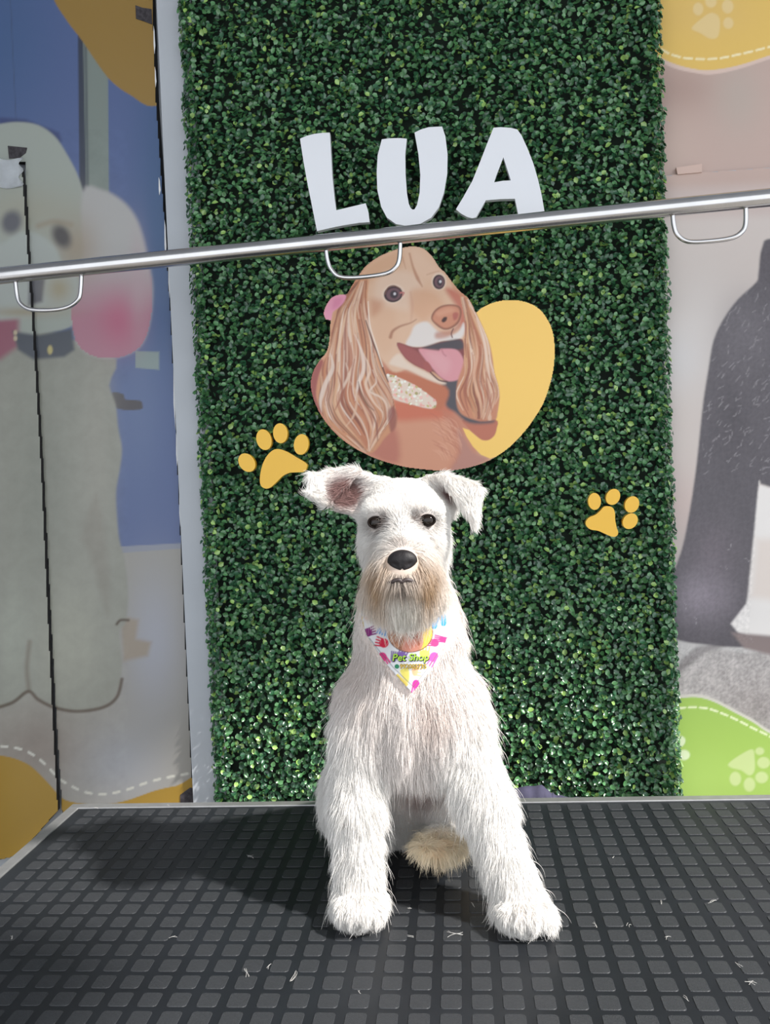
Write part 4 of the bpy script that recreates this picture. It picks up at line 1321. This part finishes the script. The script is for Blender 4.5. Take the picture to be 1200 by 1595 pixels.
    for L_k, w_k, c_k in (([(150, 520), (160, 580), (128, 650), (108, 720), (112, 770)], 9, (226, 206, 192)), ([(215, 560), (228, 610), (205, 660), (190, 690)], 6, (224, 198, 178)),
                          ([(255, 440), (285, 520), (290, 590), (268, 650), (255, 720)], 8, (232, 212, 198)), ([(290, 520), (318, 590), (300, 650), (330, 720), (372, 770)], 6, (228, 200, 180)),
                          ([(330, 590), (345, 640), (318, 680), (362, 705), (388, 740), (392, 820)], 4, (230, 206, 188)), ([(235, 640), (262, 700), (250, 780), (215, 830)], 5, (216, 178, 152)),
                          ([(270, 700), (300, 770), (330, 850), (320, 910)], 5, (220, 180, 154)), ([(268, 640), (282, 690), (310, 740), (335, 762)], 3, (92, 54, 48)),
                          ([(222, 330), (205, 400), (190, 470), (175, 520)], 6, (224, 188, 158)), ([(262, 300), (252, 380), (262, 450)], 5, (228, 196, 168)),
                          ([(180, 600), (200, 680), (170, 760)], 5, (160, 96, 76)), ([(320, 760), (345, 820), (350, 890)], 4, (132, 76, 66)), ([(225, 450), (240, 540), (225, 600)], 6, (178, 112, 84))):
        st(L_k, [1, w_k, w_k, 1], c_k, 1.6, .8)
    st([(300, 380), (330, 470), (355, 530), (375, 590), (395, 640)], [2, 4, 4, 2], (92, 54, 50), 1.0, .9)
    st([(310, 300), (318, 400), (345, 490), (372, 575)], [2, 3, 3, 2], (240, 222, 206), 1.0, .9)
    poly([(395, 770), (415, 745), (432, 775), (428, 830), (405, 850)], (142, 80, 76), 3, .8)
    earR_ = [(700, 265), (735, 285), (765, 345), (800, 415), (826, 480), (838, 540), (846, 600), (862, 655), (868, 705), (860, 762), (850, 800), (790, 805), (740, 795), (700, 770), (685, 720), (690, 640), (715, 560), (720, 480), (722, 400), (712, 330)]
    locks(earR_, (198, 134, 104), ([(705, 280), (722, 400), (722, 500), (712, 600), (690, 690), (720, 790)], [(735, 290), (790, 400), (830, 500), (846, 610), (866, 700), (848, 800)]), 160, pal, 8, 10, 6)
    for L_k, w_k, c_k in (([(770, 370), (800, 450), (815, 540), (830, 640)], 6, (232, 206, 188)), ([(760, 420), (775, 520), (760, 620), (785, 720), (790, 790)], 6, (222, 176, 148)),
                          ([(730, 480), (740, 580), (720, 680), (735, 760)], 6, (160, 94, 76)), ([(810, 600), (820, 690), (838, 770)], 5, (170, 106, 84))):
        st(L_k, [1, w_k, w_k, 1], c_k, 1.6, .8)
    # left rim of the body behind the ear
    poly([(66, 640), (80, 590), (108, 548), (118, 560), (98, 620), (88, 700), (110, 770), (90, 745), (72, 700)], (160, 90, 84), 2)
    # hair wisps on the chest
    for k in range(46):
        x, y = r.uniform(600, 700), r.uniform(790, 960)
        st([(x - 30, y - 18), (x, y), (x + 14, y + 26)], [.8, 2, .6], [(222, 170, 144), (176, 104, 84)][r.integers(2)], 1.2, .5)
    # pink flower behind the ear
    poly([(160, 280), (188, 270), (216, 272), (208, 300), (185, 325), (160, 345), (152, 378), (130, 374), (122, 345), (138, 305)], (224, 150, 172), 1.5)
    poly([(165, 290), (200, 285), (190, 315), (160, 330)], (212, 128, 156), 4, .8)
    # contour of the head against the ears
    st([(215, 272), (250, 240), (275, 205)], [2, 4, 2], (120, 76, 62), 1.2, .7)
    return cv.C
por = empty('portrait_sign', onY(640, 735, SY0))
tag(por, 'cut-out sign of a smiling long-eared tan dog on a yellow oval, on the hedge', 'sign')
silc = catmull(SIL, 5)
plate('sign_board', silc, SY0, SY1, M['edge'], por)
print_sheet('portrait_print', silc, 1.0, SY0 - 0.0005, spaniel, por, M['printsign'], gain=GS)
for p in ((560, 480), (700, 520), (600, 680), (800, 560)): standoff('mount_pin', por, *p)
# ------------------------------------------------------------------ bandana on the dog's chest
BO = np.array([(562, 950), (566, 975), (572, 990), (600, 1032), (642.5, 1080), (672, 1043), (692, 1005), (700, 985), (703, 950), (680, 940), (640, 938), (590, 940)], float)
gp, gd = [], []
for x in np.linspace(560, 706, 14):
    for y in np.linspace(945, 1085, 14):
        if inside(np.array([[x, y]]), BO + 0.0)[0]:
            # surface of chest below the beard: shoot from in front of the chest
            d = ray(x, y)
            for Y in np.arange(0.02, 0.2, 0.001):
                pp = CAM + d * ((Y - CAM[1]) / d[1])
                w_ = min(prim_d(pp[None], pr)[0] for pr in prims if pr[-1] in ('chest', 'neck', 'leg'))
                if w_ < 0:
                    gp.append((x, y)); gd.append(Y); break
gp = np.array(gp); gd = np.array(gd)
def bas(p):
    x = (p[:, 0] - 636) / 70; y = (p[:, 1] - 1010) / 70
    return np.stack([np.ones(len(p)), x, y, x * x, y * y, x * y], -1)
bc = np.linalg.lstsq(bas(gp), gd, rcond=None)[0]
boff = max(0.0, (bas(gp) @ bc - gd).max()) * 0.6 + 0.0115
def bwarp(P, lift=0.0):
    P = np.asarray(P, float)
    Y = bas(P) @ bc - boff - lift
    Y = Y + 0.0012 * np.sin(P[:, 0] * .12 + P[:, 1] * .05)
    dr = np.stack([(P[:, 0] - 600) / F, (P[:, 1] - 797.5) / F, np.ones(len(P))], -1) @ RC
    return CAM + dr * ((Y - CAM[1]) / dr[:, 1])[:, None]
def c7(L): return [(540 + x / 6, 930 + y / 6) for x, y in L]
def bandana(P):
    cv = Canvas(P, (246, 246, 248))
    def poly(L, col, f=.7, a=1, s=3): cv.poly(c7(L), col, f, a, s)
    def hand(cx, cy, rx, ry, col, ang, fl=1):
        x, y = c7([(cx, cy)])[0]; a = math.radians(ang)
        cv.ell(x, y, rx / 6, ry / 6, col, ang, .8)
        for k in range(4):
            u = (-.75 + .5 * k) * rx / 6
            b0 = (x + u * math.cos(a) + .4 * ry / 6 * math.sin(a) * fl, y + u * math.sin(a) - .4 * ry / 6 * math.cos(a) * fl)
            b1 = (x + u * 1.25 * math.cos(a) + 1.75 * ry / 6 * math.sin(a) * fl, y + u * 1.25 * math.sin(a) - 1.75 * ry / 6 * math.cos(a) * fl)
            cv.stroke([b0, b1], 1.25, col, .7, smooth=0)
    cv.glow(600, 990, 12, 16, (216, 220, 230), .8)
    hand(200, 330, 40, 42, (142, 44, 124), 70)
    hand(195, 190, 26, 22, (236, 110, 90), 0)
    hand(345, 280, 42, 40, (46, 148, 226), 200)
    hand(350, 430, 44, 44, (224, 40, 76), -75)
    hand(335, 560, 42, 44, (236, 62, 140), 150)
    hand(825, 260, 28, 42, (54, 166, 236), 8)
    hand(905, 235, 30, 40, (54, 166, 236), -6)
    hand(825, 430, 36, 40, (240, 76, 140), -80)
    hand(920, 400, 30, 56, (238, 66, 140), -80)
    hand(815, 560, 42, 50, (240, 96, 178), 215)
    hand(650, 815, 36, 44, (232, 60, 160), 185)
    hand(515, 560, 46, 50, (142, 108, 184), 20)
    hand(440, 575, 30, 36, (150, 134, 176), 10)
    hand(730, 530, 50, 36, (250, 222, 110), 0)
    hand(640, 690, 50, 30, (250, 196, 150), 90)
    poly([(500, 680), (580, 670), (585, 780), (560, 800), (520, 740)], (252, 236, 120), 1.5)
    # round picture
    cx, cy = c7([(595, 330)])[0]
    cv.ell(cx, cy, 36, 31.5, (92, 52, 30), 0, .8)
    cv.ell(cx, cy, 34.6, 30.2, (214, 146, 122), 0, .8)
    inm = (((P[:, 0] - cx) / 34.6) ** 2 + ((P[:, 1] - cy) / 30.2) ** 2) < 1
    keep = cv.C.copy()
    poly([(690, 150), (900, 200), (900, 520), (690, 520), (720, 420)], (250, 208, 90), 1)
    poly([(390, 280), (520, 250), (540, 400), (480, 500), (380, 440)], (190, 132, 98), 2)
    r = np.random.default_rng(1)
    for k in range(30):
        x, y = r.uniform(395, 530), r.uniform(270, 470)
        cv.stroke(c7([(x, y), (x + 10, y + 25), (x + 4, y + 50)]), .7, [(220, 176, 148), (150, 92, 70)][r.integers(2)], .6, .8)
    poly([(570, 290), (640, 280), (660, 330), (630, 350), (590, 320)], (232, 128, 140), 1)
    poly([(560, 330), (590, 330), (650, 380), (600, 390)], (130, 70, 66), 1)
    poly([(640, 330), (690, 350), (690, 440), (660, 450), (640, 400)], (176, 106, 84), 1.5)
    poly([(540, 420), (640, 400), (660, 500), (540, 510)], (222, 148, 128), 2)
    cv.C[~inm] = keep[~inm]
    # stitched border
    cv.stroke(c7([(215, 385), (320, 520), (440, 660), (625, 840)]), .45, (96, 96, 104), .5, smooth=0)
    cv.stroke(c7([(900, 450), (780, 640), (625, 840)]), .45, (96, 96, 104), .5, smooth=0)
    poly([(128, 180), (150, 180), (165, 290), (150, 300)], (240, 200, 70), .7, 1, 0)
    poly([(205, 440), (230, 425), (268, 480), (245, 500)], (248, 222, 110), .7, 1, 0)
    poly([(455, 735), (480, 715), (580, 815), (560, 840)], (250, 222, 110), .7, 1, 0)
    return cv.C
band = empty('bandana', tuple(map(float, bwarp([(640, 1000)])[0])))
tag(band, 'white pet bandana with colourful handprints hanging on the dog\'s chest', 'bandana')
M['cloth'] = mat('bandana_cloth', rough=0.6, attr='Col', spec=0.3)
bl = print_sheet('cloth', BO, 1.0, 0, bandana, band, M['cloth'], gain=0.80, warp=bwarp)
so = bl.modifiers.new('thickness', 'SOLIDIFY'); so.thickness = 0.0012; so.offset = -1
M['lime'] = mat('lime_print', lin((172, 216, 70)), .6)
M['black'] = mat('black_print', lin((30, 40, 24)), .6)
M['amber'] = mat('amber_print', lin((214, 170, 60)), .6)
M['dgreen'] = mat('dark_green_print', lin((70, 90, 30)), .6)
M['wgreen'] = mat('green_print', lin((34, 120, 84)), .6)
def lettering(name, txt, x0, y0, w, h, material, lift, off=0.0, shear=0.0, skew=0.0):
    cu = bpy.data.curves.new(name, 'FONT')
    cu.body = txt; cu.offset = off; cu.shear = shear; cu.resolution_u = 3
    tmp = bpy.data.objects.new(name, cu)
    COL.objects.link(tmp)
    bpy.context.view_layer.update()
    me_ = bpy.data.meshes.new_from_object(tmp.evaluated_get(bpy.context.evaluated_depsgraph_get()))
    bpy.data.objects.remove(tmp)
    co = np.array([v.co for v in me_.vertices])
    mn, mx = co.min(0), co.max(0)
    px = x0 + (co[:, 0] - mn[0]) / (mx[0] - mn[0]) * w
    py = y0 + (mx[1] - co[:, 1]) / (mx[1] - mn[1]) * h + skew * (px - x0)
    V = bwarp(np.stack([px, py], -1), lift)
    for v, c in zip(me_.vertices, V): v.co = c
    me_.materials.clear()
    me_.name = name
    return link(name, me_, material, band)
lettering('lettering_shadow', 'Pet Shop', 612.5, 1019.5, 57, 15, M['black'], .0007, .035, .15, -.02)
lettering('lettering', 'Pet Shop', 611.5, 1018.5, 57, 14.5, M['lime'], .0012, .012, .15, -.02)
lettering('phone_number_outline', '992002735', 623, 1034, 42, 8.2, M['dgreen'], .0007, .05, 0)  # dark green outline printed under the digits
lettering('phone_number', '992002735', 623.3, 1034.3, 41.4, 7.4, M['amber'], .0012, .0, 0)
o = pydata('phone_icon', bwarp(np.array(oval(618.6, 1038.2, 3.6, 3.5, 0, 20)), .0009), [tuple(range(20))], M['wgreen'], band)
# neck band that goes round under the coat
ctr = D((634, 955, .11)); pts = []
for t in np.linspace(0, 2 * math.pi, 40):
    pts.append(ctr + np.array([0.0505 * math.cos(t), 0.052 * math.sin(t), 0.012 * math.sin(t)]))
tube('neck_band', pts, 0.003, mat('white_band', lin((235, 235, 238)), .6), band, n=8, caps=False)

# ------------------------------------------------------------------ dark cloth bundled behind the table
M['navy'] = mat('navy_cloth', lin((64, 62, 84)), 0.85, noise=0.1, nscale=30, bump=0.3, bscale=500)
cl_top = catmull([(770, 1252), (790, 1236), (815, 1226), (845, 1227), (858, 1234), (868, 1241), (895, 1243), (915, 1248), (930, 1256)], 6, closed=False)
V, Fc = [], []
nrow = 12; n = len(cl_top)
yb = YB + W + 0.004
for r_ in range(nrow):
    s = r_ / (nrow - 1)
    for k, (x, y) in enumerate(cl_top):
        p = onY(x, y, yb + 0.028)
        if s < .45:      # front skirt, hanging between table edge and hump
            t = s / .45
            z = (T - 0.05) + (p[2] - (T - 0.05)) * math.sin(t * math.pi / 2)
            Y = yb + 0.003 + 0.028 * (1 - math.cos(t * math.pi / 2))
        else:
            t = (s - .45) / .55
            z = p[2] - 0.10 * t * t
            Y = yb + 0.031 + 0.030 * math.sin(t * math.pi / 2)
        wz = 0.0025 * math.sin(k * .55 + r_ * .8) + .0015 * math.sin(k * 1.3 - r_ * .5)
        V.append((p[0], Y + abs(wz), z + wz * .6))
for r_ in range(nrow - 1):
    for k in range(n - 1):
        Fc.append((r_ * n + k, r_ * n + k + 1, (r_ + 1) * n + k + 1, (r_ + 1) * n + k))
cl = pydata('bundled_cloth', V, Fc, M['navy'], None, smooth=True)
cl.modifiers.new('thickness', 'SOLIDIFY').thickness = 0.002
tag(cl, 'dark navy cloth bundled behind the far table edge beside the dog', 'cloth')

# ------------------------------------------------------------------ loose tufts of clipped hair on the mat
hp = [(710, 1455, 24), (640, 1460, 10), (1112, 1405, 12), (1150, 1502, 9), (1170, 1530, 12), (578, 1400, 9), (958, 1336, 6), (390, 1335, 14), (574, 1406, 8), (385, 1515, 16), (460, 1520, 16), (420, 1505, 8), (270, 1460, 9), (1030, 1405, 8), (980, 1440, 7), (560, 1545, 6), (20, 1460, 9), (150, 1258, 10), (262, 1255, 8), (930, 1440, 10), (1070, 1556, 8), (735, 1410, 8), (640, 1416, 6), (1040, 1460, 9)]
cu = bpy.data.hair_curves.new('hair_clippings')
pts = []
for (x, y, ln) in hp:
    for k in range(3 if ln > 11 else 2):
        a = rng.uniform(0, 6.28) if k == 0 else a + rng.normal(0, .25)
        c = onZ(x + rng.normal(0, 1.5), y + rng.normal(0, 1.0), T + .0012)
        s = ln / 1350.0
        bend = rng.normal(0, .5)
        for t in np.linspace(-.5, .5, 5):
            pts.append(c + np.array([math.cos(a + bend * t) * s * t, math.sin(a + bend * t) * s * t * 1.6, .0006 * (1 - 4 * t * t) + .0002 * k]))
pts = np.array(pts, np.float32)
cu.add_curves([5] * (len(pts) // 5))
cu.attributes['position'].data.foreach_set('vector', pts.ravel())
ra = cu.attributes.get('radius') or cu.attributes.new('radius', 'FLOAT', 'POINT')
ra.data.foreach_set('value', np.full(len(pts), .00013, np.float32))
ca = cu.attributes.new('hair_color', 'FLOAT_COLOR', 'CURVE')
ca.data.foreach_set('color', np.tile(np.array([.8, .78, .74, 1], np.float32), len(pts) // 5))
cu.materials.append(hairm)
o = bpy.data.objects.new('hair_clippings', cu)
COL.objects.link(o)
tag(o, 'loose white dog hair clippings scattered on the black rubber mat', 'hair', kind='stuff')
